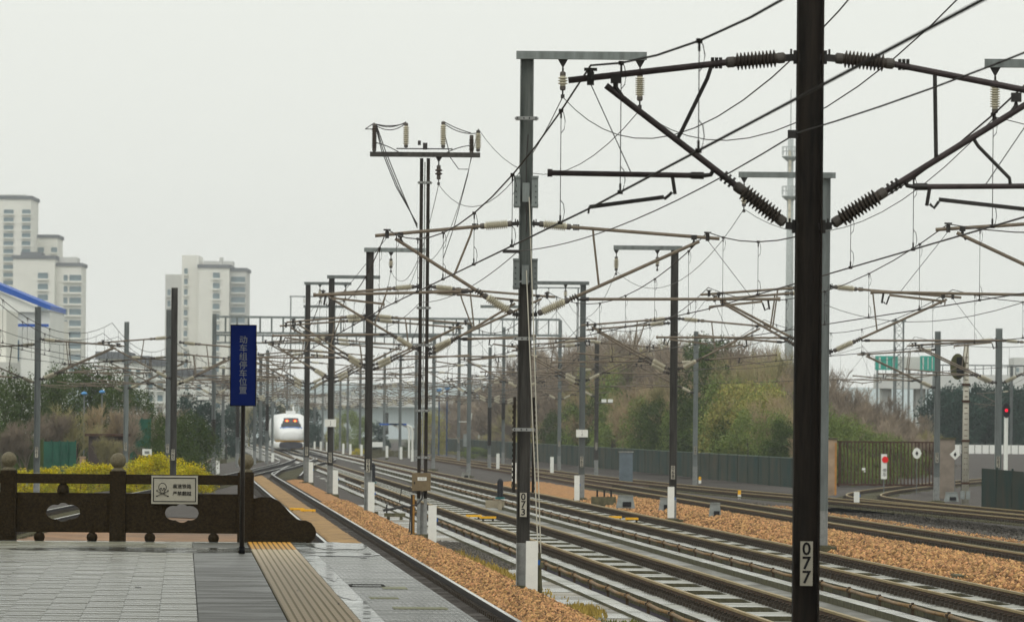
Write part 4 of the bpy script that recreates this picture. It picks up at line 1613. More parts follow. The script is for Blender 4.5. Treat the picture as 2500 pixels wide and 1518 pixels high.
z73 = 8.9
feeder("sagging feeder wire carried by the inner insulator of mast 073's crossarm", [(6.4, 8.6, 7.9), (3.6, 58.6, 7.55), (.88, 108.6, 8.98), (mx(1052) + xc, 158, 9.35), (mA[4][0] + .72, 202, 8.15), (mA[5][0] + 1.6, 256, 8.6), (mA[6][0] + 1.9, 300, 9.2), (-12, 352, 9.2)])
feeder("sagging feeder wire carried by the outer insulator of mast 073's crossarm", [(7.75, 8.6, 8.2), (5.02, 58.6, 7.9), (2.3, 108.6, 8.75), (mx(1146) + xc, 158, 10.85), (mA[4][0] + 1.7, 202, 8.6), (mA[5][0] + 2, 256, 9.0)])
feeder("feeder wire on the crossarms of the masts over the ballast bank", [(11.1, 52, 8.5), (8.4, 103.2, 8.4), (mB[2][0] - 2.1, 152, 8.55), (mB[3][0] - 1.95, 197, 8.1), (mB[4][0] - .75, 251, 8.4), (mB[5][0] - 1, 305, 8.5), (-4, 356, 8.5)])
feeder("earth wire clamped to the black mast 077", [(5.5, 8.6, 5.9), (2.80, 58.45, 5.86), (.09, 108.45, 6.14), (xc - .1, 158, 6.2), (mA[4][0], 202, 6.2), (mA[5][0], 256, 6.2)], .25, .0085, WIRE)
feeder("earth wire running past the grey masts right of the slab tracks", [(13.6, 52, 6.1), (10.9, 103, 6.1), (mB[2][0], 151.8, 6.1), (mB[3][0], 197, 6.1), (mB[4][0], 251, 6.1), (mB[5][0], 305, 6.1)], .8, .0085, WIREG)
0 and feeder("old wire crossing the sky at the upper right corner", [(8.6, 30, 7.2), (7.3, 58.6, 7.55), (3.2, 120, 6.95), (.2, 158, 7.1)], .5, .011, WIRE)
MB().box((0, 0, 0), (.1, .08, .08)).build('wire_clamp', FIT, m077, (-.17, -.1, 5.9))
MB().box((0, 0, 0), (.32, .08, .06)).build('wire_clamp', FIT, m073, (-.26, -.1, 6.15))

# ================================================================== THINGS ON THE GROUND
posts = [(1279, 1436, 108.2, "white marker post right of mast 073's foot, the largest of all"), (1040, 1308, 157.5, "white marker post beside the olive box mast"),
         (893, 1232, 201.5, "white marker post one mast left of the olive box"), (807, 1188, 255.5, "white marker post by the dark mast with a small white board"),
         (748, 1160, 299.5, "white marker post beside the mast right of the train"), (1614, 1245, 196.2, "white marker post in front of the dark mast on the orange bank"),
         (1388, 1203, 245, "white marker post in front of the grey mast with a white board"), (1237, 1162, 296, "white marker post left of mast 073 near the far ballast"),
         (1328, 1133, 365, "white marker post left of the gantry's right leg"), (1198, 1123, 400, "white marker post by the teal fence"),
         (992, 1112, 480, "white marker post left of the twin-channel mast"), (965, 1104, 500, "white marker post below the curved lamps"),
         (931, 1098, 520, "far white marker post between mast 063 and the curved lamps"), (870, 1096, 550, "far white post touching mast 063's left edge"),
         (843, 1094, 560, "far white marker post between masts 059 and 063, right of two"), (826, 1092, 580, "far white marker post between masts 059 and 063, left of two"),
         (787, 1086, 640, "far white marker post left of mast 059"), (772, 1084, 660, "farther white marker post left of mast 059"), (757, 1083, 690, "farthest white marker post right of the train"),
         (656, 1122, 470, "white marker post at the train's lower left corner"), (641, 1113, 480, "white marker post second left of the train"),
         (625, 1110, 500, "white marker post third left of the train"), (610, 1109, 520, "white marker post fourth left of the train"), (524, 1148, 360, "white marker post beside the left gantry leg"),
         (2061, 1208, 236, "short white stub post beside the track in front of the gate")]
for (x, y, d, lab) in posts:
    p = W(x, y, d)
    white_post(p.x, d, p.z if d < 320 else max(-.5, min(-.05, p.z)), lab, h=1.03 if x != 2061 else .42, tag=d < 320)


def at(x, y, z):
    d = GD(x, y, z)
    q = W(x, y, d)
    return Vector((q.x, d, z))


# balises: two yellow bars between the rails
for (x, y, sc, ph, lab) in ((728, 1226, 1, PH, "yellow track beacon between the rails of the platform track"), (1157, 1243, 1, math.atan(SL2), "yellow track beacon on the nearer slab track"),
                            (1500, 1246, .8, math.atan(SL3), "yellow and white track beacon on the farther slab track")):
    q = at(x, y, -.08)
    t = thing('track_beacon', lab, 'beacon', (q.x, q.y, -.12), ph, 'yellow track beacons')
    for k, (ox, oy) in enumerate(((-.16, 1.5), (.16, -1.5))):
        MB().box((ox, oy, .05), (.52 * sc, .26, .07)).build('beacon_bar', YELLOW, t)
        mb = MB()
        for s in (-1, 1):
            mb.box((ox + s * .16, oy, -.02), (.06, .1, .09))
        mb.build('foot', BLACK, t)

# dwarf signals
for (x, y, h, lab) in ((1203, 1222, 0.75, "black round-topped dwarf signal between the slab tracks"), (897, 1180, .95, "black round-topped dwarf signal behind mast 063's post")):
    q = at(x, y, -.35)
    t = thing('dwarf_signal', lab, 'signal', (q.x, q.y, -.35), 0, 'black dwarf signals')
    mb = MB()
    mb.lathe((0, 0, .42), (0, 0, 2), [(0, .13), (.02, .12), (h - .14, .12), (h - .06, .09), (h, .03)], 12)
    mb.build('hood', BLACK, t, smooth=True)
    MB().tube([(0, 0, .36), (0, 0, .44)], .19, 12).build('collar', TEAL, t)
    mb = MB()
    mb.box((-.2, .1, .16), (.75, .3, .30))
    mb.box((.0, -.12, .1), (.16, .12, .4))
    mb.build('stand', mat("stand_beige", (.32, .28, .2), .8), t)

# cable boxes and concrete pits
boxes = [(1505, 1222, .72, .5, .44, "grey trapezoid cabinet on the ballast left of mast 068's post", GREY_BOX),
         (1601, 1231, .5, .4, .48, "small grey cabinet partly behind the white post of mast 068", GREY_BOX),
         (1720, 1249, .42, .45, .52, "white and grey point box on the ballast right of mast 068", GREY_BOX),
         (2289, 1206, .62, .4, .36, "grey metal box at the foot of the right gate pillar", GREY_BOX),
         (1120, 1150, .5, .3, .3, "pale block at the foot of the camera mast", CONC)]
for (x, y, w, dd, h, lab, m) in boxes:
    q = at(x, y, -.16)
    t = thing('trackside_box', lab, 'cabinet', (q.x, q.y, -.16), 0, 'trackside boxes')
    mb = MB()
    mb.add([(-w / 2, -dd / 2, 0), (w / 2, -dd / 2, 0), (w / 2, dd / 2, 0), (-w / 2, dd / 2, 0), (-w * .38, -dd * .35, h), (w * .38, -dd * .35, h), (w * .38, dd * .35, h), (-w * .38, dd * .35, h)],
           [(0, 1, 5, 4), (1, 2, 6, 5), (2, 3, 7, 6), (3, 0, 4, 7), (4, 5, 6, 7)])
    mb.build('housing', m, t)
    MB().box((0, 0, h + .02), (w * .8, dd * .8, .04)).build('lid', m, t)
    MB().box((.05, -dd / 2 - .02, h * .35), (w * .45, .04, h * .4)).build('door', BLACK, t)
q = at(1452, 1214, -.2)
t = thing('concrete_pit', "dark concrete pit with three short rods left of the grey cabinet", 'pit', (q.x, q.y, -.2))
MB().box((0, 0, .12), (.98, .6, .40)).build('pit_wall', CONC_OLD, t)
for s in (-.25, .03, .3):
    MB().box((s, 0, .45), (.07, .06, .28)).build('rod', BLACK, t)
q = at(1690, 1252, -.32)
t = thing('concrete_pit', "dark concrete kerb beside the white and grey point box", 'pit', (q.x, q.y, -.32))
MB().box((0, 0, .05), (.5, .8, .25)).build('pit_wall', CONC_OLD, t)
q = at(2350, 1412, -.45)
t = thing('concrete_pit', "long dark concrete edge sunk in the orange ballast near the right edge", 'pit', (q.x, q.y, -.45))
MB().box((-.1, 0, .10), (.8, 1.6, .34)).build('pit_wall', CONC_OLD, t)
q = at(950, 1252, -.38)
t = thing('concrete_trestle', "low mossy concrete block with cables between the masts 063 and the olive box", 'block', (q.x, q.y, -.38))
mb = MB()
mb.box((0, 0, .20), (.72, .5, .12))
for s in (-.22, .22):
    mb.box((s, 0, .07), (.1, .4, .14))
mb.build('block', CONC_OLD, t)
mb = MB()
mb.tube([(-.4, 0, .35), (-.1, .1, .4), (.3, .3, .5), (.7, .4, .4)], .05, 6)
mb.tube([(-.28, 0, .2), (-.28, 0, .55)], .03, 6)
mb.build('cable', FIT, t)
q = at(1440, 1190, -.3)
for (x, y, c, lab) in ((1684, 1160, YELLOW, "little yellow stub beside mast 080"), (1779, 1196, YELLOW, "yellow and white stub post beyond the dark track")):
    q = at(x, y, -.2)
    t = thing('stub_post', lab, 'post', (q.x, q.y, -.2), 0, 'small yellow stubs')
    MB().box((0, 0, .22), (.13, .13, .2)).build('cap', c, t)
    MB().box((0, 0, .03), (.14, .14, .18)).build('stub', WHITE, t)
# moss and dry grass along the shoulder
mo = []
for _ in range(2600):
    d = random.choice([random.uniform(112, 150), random.gauss(128, 6), random.gauss(103, 1.2)])
    l = 2.6 + random.gauss(0, .12) + (.15 if d < 110 else 0)
    mo.append((4.31 - SLP * d + l, d, -.36 + random.uniform(0, .1)))
mb = MB()
for (x, y, z) in mo:
    h = random.uniform(.03, .12)
    a = random.uniform(0, 3.14)
    dx, dy = math.cos(a) * .02, math.sin(a) * .02
    ox, oy = random.uniform(-.03, .03), random.uniform(-.03, .03)
    mb.add([(x - dx, y - dy, z), (x + dx, y + dy, z), (x + ox, y + oy, z + h)], [(0, 1, 2)])
struct(mb.build('dry_grass', mat("grass_dry", (.34, .25, .06), .9, var=.3, island=.3)), 'stuff')
mb = MB()
for _ in range(500):
    d = random.choice([random.gauss(96.5, .5), random.gauss(98.5, .7)])
    x = 9.6 - .0545 * d - 2.0 - abs(random.gauss(0, .06)) - (.8 * random.random() if d > 97.7 else 0)
    h = random.uniform(.03, .14)
    a = random.uniform(0, 3.14)
    dx, dy = math.cos(a) * .03, math.sin(a) * .03
    mb.add([(x - dx, d - dy, -.4), (x + dx, d + dy, -.4), (x + random.uniform(-.05, .05), d, -.4 + h)], [(0, 1, 2)])
struct(mb.build('weeds', MOSS), 'stuff')

# ================================================================== TRAIN
tr = thing('high_speed_train', "white high-speed train with two red-ringed headlamps and an orange stripe", 'train', (-22.95, 612, 0), math.atan(.05))


def loft(secs, m, name, parent, n=28, cap0=True):
    """secs: (y, half width, z bottom, z top, roundness)"""
    mb = MB()
    for (y, w, z0, z1, p_) in secs:
        for k in range(n):
            a = 2 * math.pi * k / n
            c, s = math.cos(a), math.sin(a)
            x = w * math.copysign(abs(c) ** (2 / p_), c)
            z = (z0 + z1) / 2 + (z1 - z0) / 2 * math.copysign(abs(s) ** (2 / p_), s)
            mb.v.append((x, y, z))
    for i in range(len(secs) - 1):
        for k in range(n):
            k2 = (k + 1) % n
            mb.f.append((i * n + k, i * n + k2, (i + 1) * n + k2, (i + 1) * n + k))
            mb.mi.append(0)
    mb.f.append(tuple(range(n))[::-1])
    mb.mi.append(0)
    mb.f.append(tuple((len(secs) - 1) * n + k for k in range(n)))
    mb.mi.append(0)
    o = mb.build(name, m, parent, smooth=True)
    bm_ = bmesh.new()
    bm_.from_mesh(o.data)
    bmesh.ops.recalc_face_normals(bm_, faces=bm_.faces)
    bm_.to_mesh(o.data)
    bm_.free()
    return o


KEYS = [(-3.45, .30, 1.35, 1.75, 2.2), (-3.35, .85, 1.10, 2.05, 2.4), (-3.1, 1.20, .92, 2.28, 2.8), (-2.4, 1.48, .78, 2.78, 2.9), (-1.4, 1.63, .70, 3.34, 3.0), (-.4, 1.70, .64, 3.70, 3.1), (.8, 1.73, .62, 3.88, 3.2),
        (2.4, 1.74, .6, 3.92, 3.3), (60, 1.74, .6, 3.92, 3.3)]
ks = []
for i in range(len(KEYS) - 2):
    for k in range(4):
        q = k / 4
        ks.append(tuple(a_ + (b_ - a_) * q for a_, b_ in zip(KEYS[i], KEYS[i + 1])))
ks += KEYS[-2:]
body = loft(ks, TRAIN_W, 'body', tr, n=96)
skirt = loft([(-3.3, 1.2, .28, .95, 4), (-2.6, 1.55, .2, 1.0, 4.5), (0, 1.70, .18, 1.0, 5), (60, 1.70, .18, 1.0, 5)], TRAIN_W, 'skirt', tr, n=64)


def skin(src, cond, name, m, parent, off=.02):
    """a panel lying on the body's own surface, a finger proud of it"""
    me = src.data
    keep = [p for p in me.polygons if cond(p.center) and p.normal.y < .2]
    ids, vs_, fs = {}, [], []
    for p in keep:
        f = []
        for vi in p.vertices:
            if vi not in ids:
                ids[vi] = len(vs_)
                n_ = me.vertices[vi].normal
                vs_.append(me.vertices[vi].co + n_ * off)
            f.append(ids[vi])
        fs.append(f)
    mb_ = MB().add(vs_, fs)
    return mb_.build(name, m, parent, smooth=True)


skin(body, lambda c: 2.46 < c.z < 3.40 and abs(c.x) < 1.12 - (c.z - 2.4) * .42 and c.y < .2, 'windscreen', TRAIN_GL, tr)
skin(body, lambda c: 2.37 < c.z <= 2.47 and abs(c.x) < 1.15 and c.y < 0, 'blue_band', TRAIN_BL, tr)
skin(body, lambda c: c.z < 1.16 and c.y < 1, 'orange_stripe', TRAIN_Y, tr, .09)
skin(skirt, lambda c: .18 < c.z < .42 and c.x > -.2 and c.y < 1, 'lower_stripe', TRAIN_Y, tr)
skin(skirt, lambda c: .42 < c.z < .80 and abs(c.x) < 1.35 and c.y < -1, 'snow_plough_opening', TRAIN_DK, tr)
from mathutils.bvhtree import BVHTree
bv = BVHTree.FromPolygons([v.co for v in body.data.vertices], [tuple(p.vertices) for p in body.data.polygons])
for s in (-1, 1):
    hit = bv.ray_cast(Vector((s * .42, -8, 3.12)), Vector((0, 1, 0)))[0]
    mb = MB()
    disc(mb, s * .42, 3.12, .23, .17, hit.y - .12, .06, 20)
    ho = mb.build('headlamp', LAMP_R, tr)
    mb = MB()
    disc(mb, s * .42, 3.12, .11, .09, hit.y - .18, .04, 16)
    mb.build('lamp_glow', LAMP_Y, ho)
mb = MB()
mb.box((0, 2.0, 4.0), (1.0, 3, .36))
mb.bar((.3, 2.5, 4.0), (.28, 2.6, 4.65), .14)
mb.build('roof_fairing', TRAIN_W, tr)
mb = MB()
for s in (-1, 1):
    mb.box((s * .9, -2.95, 1.95), (.22, .05, .07))
mb.build('nose_mark', GREY_BOX, tr)

# ================================================================== GATE, FENCES
gd = 285.0
gx0, gx1 = W(2013, 1190, gd).x, W(2270, 1190, gd).x
gt = thing('sliding_gate', "rusty barred iron gate across the siding between two plastered pillars", 'gate', (gx0, gd, 0))
zt_, zb_ = W(2130, 1063, gd).z, W(2130, 1166, gd).z
Lg = gx1 - gx0
mb = MB()
mb.bar((0, 0, zt_), (Lg, 0, zt_), .07)
mb.bar((0, 0, zb_), (Lg, 0, zb_), .09)
for q in (.02, .5, .98):
    mb.bar((Lg * q, -.02, zb_), (Lg * q, -.02, zt_), .08 if q == .5 else .06)
mb.build('gate_frame', RUST, gt)
bar_me = MB().bar((0, 0, zb_), (0, 0, zt_), .06).mesh('bar', RUST)
for i in range(1, 30):
    if i != 15:
        link('bar', bar_me, gt, (Lg * i / 30, 0, 0))
for (xa, xb, lab) in ((1985, 2012, "left plastered gate pillar with an orange streak"), (2260, 2296, "right grey plastered gate pillar")):
    pa, pb = W(xa, 1190, gd), W(xb, 1190, gd)
    ztp = W(xa, 1056, gd).z
    t = thing('gate_pillar', lab, 'pillar', ((pa.x + pb.x) / 2, gd, -1.0), 0, 'gate pillars')
    MB().box((0, 0, (ztp + 1) / 2), (pb.x - pa.x, .5, ztp + 1)).build('shaft', PILLAR if xa < 2000 else mat("pillar_grey", (.22, .185, .15), .85, var=.25, scale=1.5), t)
    MB().box((0, 0, ztp + 1.03), (pb.x - pa.x + .08, .58, .1)).build('cap', CONC_OLD, t)
    if xa < 2000:
        MB().box(((pb.x - pa.x) / 2 - .05, -.253, (ztp + 1) * .55), (.09, .006, (ztp + 1) * .8)).build('orange_streak', mat("rust_orange", (.40, .19, .05), .8, var=.3, scale=3), t)
# signs on / beside the gate
p = W(2127, 1123, gd - 1.5)
t = thing('stop_board', "white strip board with a big red disc in front of the gate", 'sign', (p.x, gd - 1.5, 0))
zc0, zc1 = W(2127, 1152, gd - 1.5).z, W(2127, 1092, gd - 1.5).z
MB().box((0, 0, (zc0 + zc1) / 2), (.28, .03, zc1 - zc0)).build('board', WHITE, t)
mb = MB()
disc(mb, .05, W(2127, 1105, gd).z, .155, .155, -.04, .02, 22)
mb.build('red_disc', RED, t)
mb = MB()
link('lettering', text_mesh('lettering', "\u505c\n\u8f66", .20, BLACK, .002, 1.0), t, (.03, -.02, zc0 + .30))
MB().tube([(0, .05, -.6), (0, .05, zc0)], .03, 6).build('pole', STEEL_GREY, t)
for (x, y, dd, lab, r_) in ((2206, 1090, gd - 1, "white round-and-diamond sign on the gate bars", .24), (2298, 1093, gd - 2, "white diamond sign on the right gate pillar", .26)):
    p = W(x, y, dd)
    t = thing('diamond_sign', lab, 'sign', (p.x, dd, 0), 0, 'white diamond signs')
    mb = MB()
    disc(mb, 0, p.z, r_, r_, 0, .02, 4)
    if r_ < .25:
        disc(mb, 0, p.z, .2, .26, -.004, .02, 20)
    mb.build('plate', WHITE, t)
    mb = MB()
    disc(mb, 0, p.z, .07, .12, -.02, .02, 4)
    mb.build('symbol', BLACK, t)
    MB().tube([(0, .03, -.6), (0, .03, p.z - .2)], .02, 6).build('pole', STEEL_GREY, t)
p = W(2078, 1128, gd - .2)
t = thing('small_notice', "tiny white notice on the left half of the gate", 'sign', (p.x, gd - .2, p.z))
MB().box((0, 0, 0), (.16, .02, .12)).build('plate', WHITE, t)
MB().box((.05, 0, -.12), (.08, .02, .06)).build('tag', WHITE, t)
# thin dark post
p = at(2314, 1198, -.4)
t = thing('fence_post', "thin dark steel post between the right pillar and the concrete signal post", 'post', (p.x, p.y, -.4))
MB().box((0, 0, 1.3), (.08, .08, 2.6)).build('shaft', BLACK, t)
MB().box((0, 0, .02), (.2, .2, .05)).build('foot', BLACK, t)


def panel_fence(name, label, pts, h, mpost, mpan, n, capm=None, zb=-.6):
    t = thing(name, label, 'fence')
    P_ = [Vector((x, d)) for x, d in pts]
    tot = sum((P_[i + 1] - P_[i]).length for i in range(len(P_) - 1))

    def along(s):
        for i in range(len(P_) - 1):
            L = (P_[i + 1] - P_[i]).length
            if s <= L or i == len(P_) - 2:
                return P_[i].lerp(P_[i + 1], s / L)
            s -= L
    pr = along(0)
    for k in range(1, n + 1):
        q = along(tot * k / n)
        mb = MB()
        mb.bar((pr.x, pr.y, zb + h / 2), (q.x, q.y, zb + h / 2), .03, h - .04)
        mb.build('mesh_panel', mpan, t)
        MB().box((q.x, q.y - .05, zb + h / 2 + .03), (.07, .07, h + .06)).build('post', mpost, t)
        if capm:
            mb = MB()
            mb.bar((pr.x, pr.y, zb + h + .02), (q.x, q.y, zb + h + .02), .06, .04)
            mb.build('top_rail', capm, t)
        pr = q
    return t


panel_fence('mesh_fence', "long dark teal mesh fence in front of the thicket", [(15.6, 314), (14.9, 325), (4.0, 500), (-7.6, 690)], 1.6, FENCE_G, mat('fence_mesh', (0.022, 0.055, 0.052), 0.9, spec=.05, col2=(0.085, 0.078, 0.055), scale=.3), 64,
            mat("fence_cap", (.14, .18, .16), .8), zb=-.35)
panel_fence('mesh_fence', "dark teal netted fence in the lower right corner behind the pole", [(W(2362, 1220, 235).x, 235), (W(2475, 1222, 215).x, 215)], 1.65, FENCE_G, FENCE_G, 3, None, zb=-.25)
panel_fence('netting_fence', "bright green netting fence at the left behind the hedge", [(W(105, 1110, 330).x, 330), (W(182, 1110, 330).x, 330)], 1.9, NETTING, NETTING, 4, None, zb=-.1)
panel_fence('netting_fence', "green netting fence right of the slim mast, left background", [(W(300, 1060, 345).x, 345), (W(362, 1060, 345).x, 345)], 3.2, NETTING, NETTING, 3, None, zb=-.1)
panel_fence('netting_fence', "grey-green fence at the far left edge", [(W(-20, 1110, 335).x, 335), (W(104, 1110, 335).x, 335)], 2.0, LF_D, LF_D, 4, None, zb=-.1)
# grey cabinet by the fence
p = W(1496, 1152, 330)
t = thing('grey_cabinet', "blue-grey upright cabinet with a pale top by the teal fence", 'cabinet', (p.x, 318, -.4))
MB().box((0, 0, .95), (.72, .6, 1.9)).build('housing', mat("cab_blue", (.12, .15, .17), .7, var=.2, scale=2), t)
MB().box((0, 0, 1.93), (.80, .68, .06)).build('lid', CONC, t)


# ================================================================== VEGETATION
def bare_mesh(name, m, seed, H=8.0, spread=.55, levels=5, thin=.012, n0=4):
    rnd = random.Random(seed)
    mb = MB()

    def grow(p, dv, L, r, lev):
        n = 2
        pts, rs = [p], [r]
        q = p
        for i in range(n):
            dv = (dv + Vector((rnd.uniform(-1, 1), rnd.uniform(-1, 1), rnd.uniform(-.3, .6))) * .18).normalized()
            q = q + dv * (L / n)
            pts.append(q)
            rs.append(r * (1 - .35 * (i + 1) / n))
        mb.tube(pts, rs, 3 if lev > 1 else 5, cap=False)
        if lev >= levels:
            return
        k = rnd.randint(3, 5) if lev else n0
        for _ in range(k):
            f = rnd.uniform(.35, 1)
            b = pts[1].lerp(pts[2], (f - .5) * 2) if f > .5 else pts[0].lerp(pts[1], f * 2)
            nd = (dv + Vector((rnd.uniform(-1, 1), rnd.uniform(-1, 1), rnd.uniform(-.15, .75))) * (spread + .1 * lev)).normalized()
            grow(b, nd, L * rnd.uniform(.55, .8), max(thin, r * .55), lev + 1)
    for s in range(3):
        grow(Vector((rnd.uniform(-.4, .4), rnd.uniform(-.4, .4), 0)), Vector((rnd.uniform(-.25, .25), rnd.uniform(-.25, .25), 1)), H * .36, H * .011, 0)
    me = mb.mesh(name, m)
    zs = [v.co.z for v in me.vertices]
    k = 1 / max(zs)
    xs = max(abs(v.co.x) for v in me.vertices)
    me.transform(Matrix.Diagonal((1 / xs / 1.0, 1 / xs, k, 1)))
    return me


ASP = 2.1


def leaf_mesh(name, m, seed, n=10000, leaf=.026, lobes=60, bottom=.10):
    """crown one unit in radius, ASP high: leaf faces in many overlapping clumps"""
    r_ = np.random.default_rng(seed)
    cl = []
    for i in range(lobes):
        a = r_.uniform(0, 6.28)
        z = r_.uniform(bottom, 1)
        rad = math.sqrt(max(0.03, 1 - ((z - .42) / .60) ** 2)) * .80
        rr = rad * math.sqrt(r_.uniform(.2, 1))
        cl.append((rr * math.cos(a), rr * math.sin(a), z * .9 * ASP, r_.uniform(.16, .34)))
    cl = np.array(cl)
    ci = r_.integers(0, len(cl), n)
    dv = r_.normal(size=(n, 3))
    dv /= np.linalg.norm(dv, axis=1)[:, None]
    rad = r_.uniform(.55, 1.12, n)[:, None]
    c = cl[ci, :3] + dv * cl[ci, 3:4] * rad
    c[:, 2] = np.clip(c[:, 2], .01, 1.04 * ASP) / ASP
    u = r_.normal(size=(n, 3))
    u /= np.linalg.norm(u, axis=1)[:, None]
    w = np.cross(u, r_.normal(size=(n, 3)))
    w /= np.linalg.norm(w, axis=1)[:, None]
    s = leaf * r_.uniform(.6, 1.4, n)[:, None]
    k = np.array([1, 1, 1 / ASP])
    v = np.stack([c - u * s * k, c + w * s * .5 * k, c + u * s * k, c - w * s * .5 * k], 1).reshape(-1, 3)
    f = np.arange(n * 4).reshape(-1, 4)
    me = bpy.data.meshes.new(name)
    me.from_pydata(v.tolist(), [], f.tolist())
    me.materials.append(m)
    return me


BARE = [bare_mesh('crown', TW, 11 + i, levels=5) for i in range(3)]
BARET = [bare_mesh('crown', TWT, 31 + i, levels=5, spread=.7) for i in range(2)]
BAREO = [bare_mesh('crown', TWG, 41 + i, levels=5, spread=.6) for i in range(2)]
LD = [leaf_mesh('crown', LF_D, 51 + i) for i in range(3)]
LG = [leaf_mesh('crown', LF_G, 61 + i) for i in range(3)]
LO = [leaf_mesh('crown', LF_O, 71 + i) for i in range(3)]
LY = [leaf_mesh('crown', LF_Y, 81 + i, n=7500, leaf=.038) for i in range(3)]
LT = [leaf_mesh('crown', LF_T, 91 + i, n=5000, leaf=.045) for i in range(2)]
stem_me = MB().tube([(0, 0, 0), (.02, 0, .3), (-.01, .02, .62)], [.03, .022, .01], 6).mesh('trunk', TRUNK)
KIND = {'bare': (BARE, "bare brown"), 'tan': (BARET, "leafless tan"), 'oliveb': (BAREO, "bare olive-brown"), 'dark': (LD, "dark evergreen"), 'green': (LG, "green leafy"),
        'olive': (LO, "olive-yellow leafy"), 'yellow': (LY, "bright yellow"), 'teal': (LT, "hazy blue-green")}
NV = [0]
ZG = -.6


def plant(x, ytop, d, half, kind, label, grp, cat='tree', zb=ZG, name=None):
    p = W(x, ytop, d)
    hgt = p.z - zb
    wd = half * K * d / F * (1.7 if kind in ('dark', 'green', 'olive', 'yellow', 'teal') else 1.35)
    wd = max(wd, hgt * .36)
    meshes, _ = KIND[kind]
    nm = name or ('shrub' if cat == 'shrub' else 'tree')
    t = thing(nm, label, cat, (p.x, d, zb), random.uniform(0, 6.28), grp)
    NV[0] += 1
    c = link('crown', meshes[NV[0] % len(meshes)], t)
    c.scale = (wd * .95, wd * .95, hgt)
    tk = link('trunk', stem_me, t)
    tk.scale = (hgt * .8, hgt * .8, hgt)
    return t


def dfence(x):
    return 34.9 * F / (x * K - 1250 + 893)


prof_x = [1030, 1100, 1180, 1250, 1330, 1420, 1500, 1600, 1700, 1780, 1850, 1900, 2000, 2080, 2150, 2220, 2262]
prof_y = [1010, 945, 893, 855, 812, 795, 788, 790, 800, 815, 812, 845, 893, 930, 962, 1010, 1062]


def near_of(x):
    marks = [(1058, "just right of the blue lamp posts"), (1103, "behind the camera mast"), (1177, "behind the weight-stack mast"), (1262, "behind the rope-hung mast"), (1345, "behind the gantry's right leg"), (1400, "behind the white-board mast"),
             (1434, "behind the floodlight mast"), (1496, "behind the blue-grey cabinet"), (1560, "right of the blue-grey cabinet"), (1622, "behind the dark bank mast"), (1674, "behind the pale mast"), (1740, "just right of the pale mast"), (1800, "midway from pale to black mast"),
             (1870, "left of the black mast"), (1950, "behind the black mast"), (2030, "behind the left half of the gate"), (2110, "behind the middle of the gate"), (2190, "behind the right half of the gate"), (2260, "behind the right gate pillar")]
    return min(marks, key=lambda m: abs(m[0] - x))[1]


rows = [("back row", 110, 0, 27, 33), ("second row", 88, 42, 30, 36), ("third row", 66, 100, 30, 36), ("front row", 48, 165, 32, 34)]
TN = {'bare': 'bare brown', 'tan': 'leafless tan', 'oliveb': 'bare olive-brown', 'dark': 'dark green leafy', 'green': 'fresh green leafy', 'olive': 'olive-yellow leafy'}
for ri, (rn, off, dy, step, half) in enumerate(rows):
    x = 1040 + ri * 9
    while x < 2262:
        top = np.interp(x, prof_x, prof_y) + dy + random.uniform(-16, 16)
        if top > 1110:
            x += step
            continue
        dd = dfence(x) + off + random.uniform(-6, 6)
        if x > 1985:
            dd = 325 + off * .8 + random.uniform(-8, 8)
        r_ = random.random()
        if ri == 0:
            kind = 'bare' if r_ < .85 else 'oliveb'
            if 1650 < x < 1760 and r_ > .5:
                kind = 'dark'
        elif ri == 1:
            if x < 1350:
                kind = 'bare'
            elif x > 1990:
                kind = 'bare'
            elif 1690 < x < 1900:
                kind = 'olive' if r_ < .1 else ('oliveb' if r_ < .6 else 'tan')
            else:
                kind = 'bare' if r_ < .5 else ('oliveb' if r_ < .8 else 'tan')
        elif ri == 2:
            if x < 1380:
                kind = 'bare' if r_ < .7 else 'oliveb'
            elif x > 1990:
                kind = 'green'
            else:
                kind = 'green' if r_ < .22 else ('olive' if r_ < .42 else ('tan' if r_ < .75 else 'oliveb'))
        else:
            if x < 1330:
                kind = 'bare' if r_ < .45 else ('oliveb' if r_ < .8 else 'olive')
            elif x > 1990:
                kind = 'green'
            else:
                kind = 'dark' if r_ < .35 else ('green' if r_ < .7 else 'tan')
        cat = 'tree' if ri < 2 else 'shrub'
        plant(x, top, dd, half * (1.15 if kind in ('dark', 'green', 'olive') else 1.45), kind, f"{TN[kind]} {cat}, {rn}, {near_of(x)}", 'thicket behind the teal fence', cat)
        x += step * random.uniform(.8, 1.2)
for (x, y, d, h, k, lab) in (
        (1585, 1062, 335, 62, 'dark', "dark round shrub left of mast 068 against the fence"), (1690, 1035, 332, 85, 'dark', "biggest dark green shrub between masts 068 and 080"), (1790, 1040, 325, 80, 'green', "broad green shrub right of mast 080"),
        (1880, 1055, 322, 62, 'dark', "dark shrub touching the black mast 077"), (1480, 1018, 350, 40, 'green', "light green shrub right of the floodlight mast"), (1775, 905, 350, 60, 'olive', "olive treetop right of mast 080"),
        (1480, 930, 365, 50, 'oliveb', "spreading bare olive tree behind the floodlight mast"), (1840, 925, 345, 55, 'olive', "yellow-green tree left of mast 077"), (1475, 978, 352, 38, 'tan', "rusty tan shrub above the floodlight"),
        (1075, 1085, 560, 40, 'olive', "low olive shrub left of the camera mast"), (1140, 1075, 520, 30, 'green', "low green shrub right of the camera mast"), (1700, 830, 420, 50, 'dark', "dark evergreen crown rising behind mast 080")):
    plant(x, y, dfence(x) + (-30 if x in (1075, 1140) else 44 if y > 950 else 60), h, k, lab, 'thicket behind the teal fence', 'shrub' if y > 1000 else 'tree')
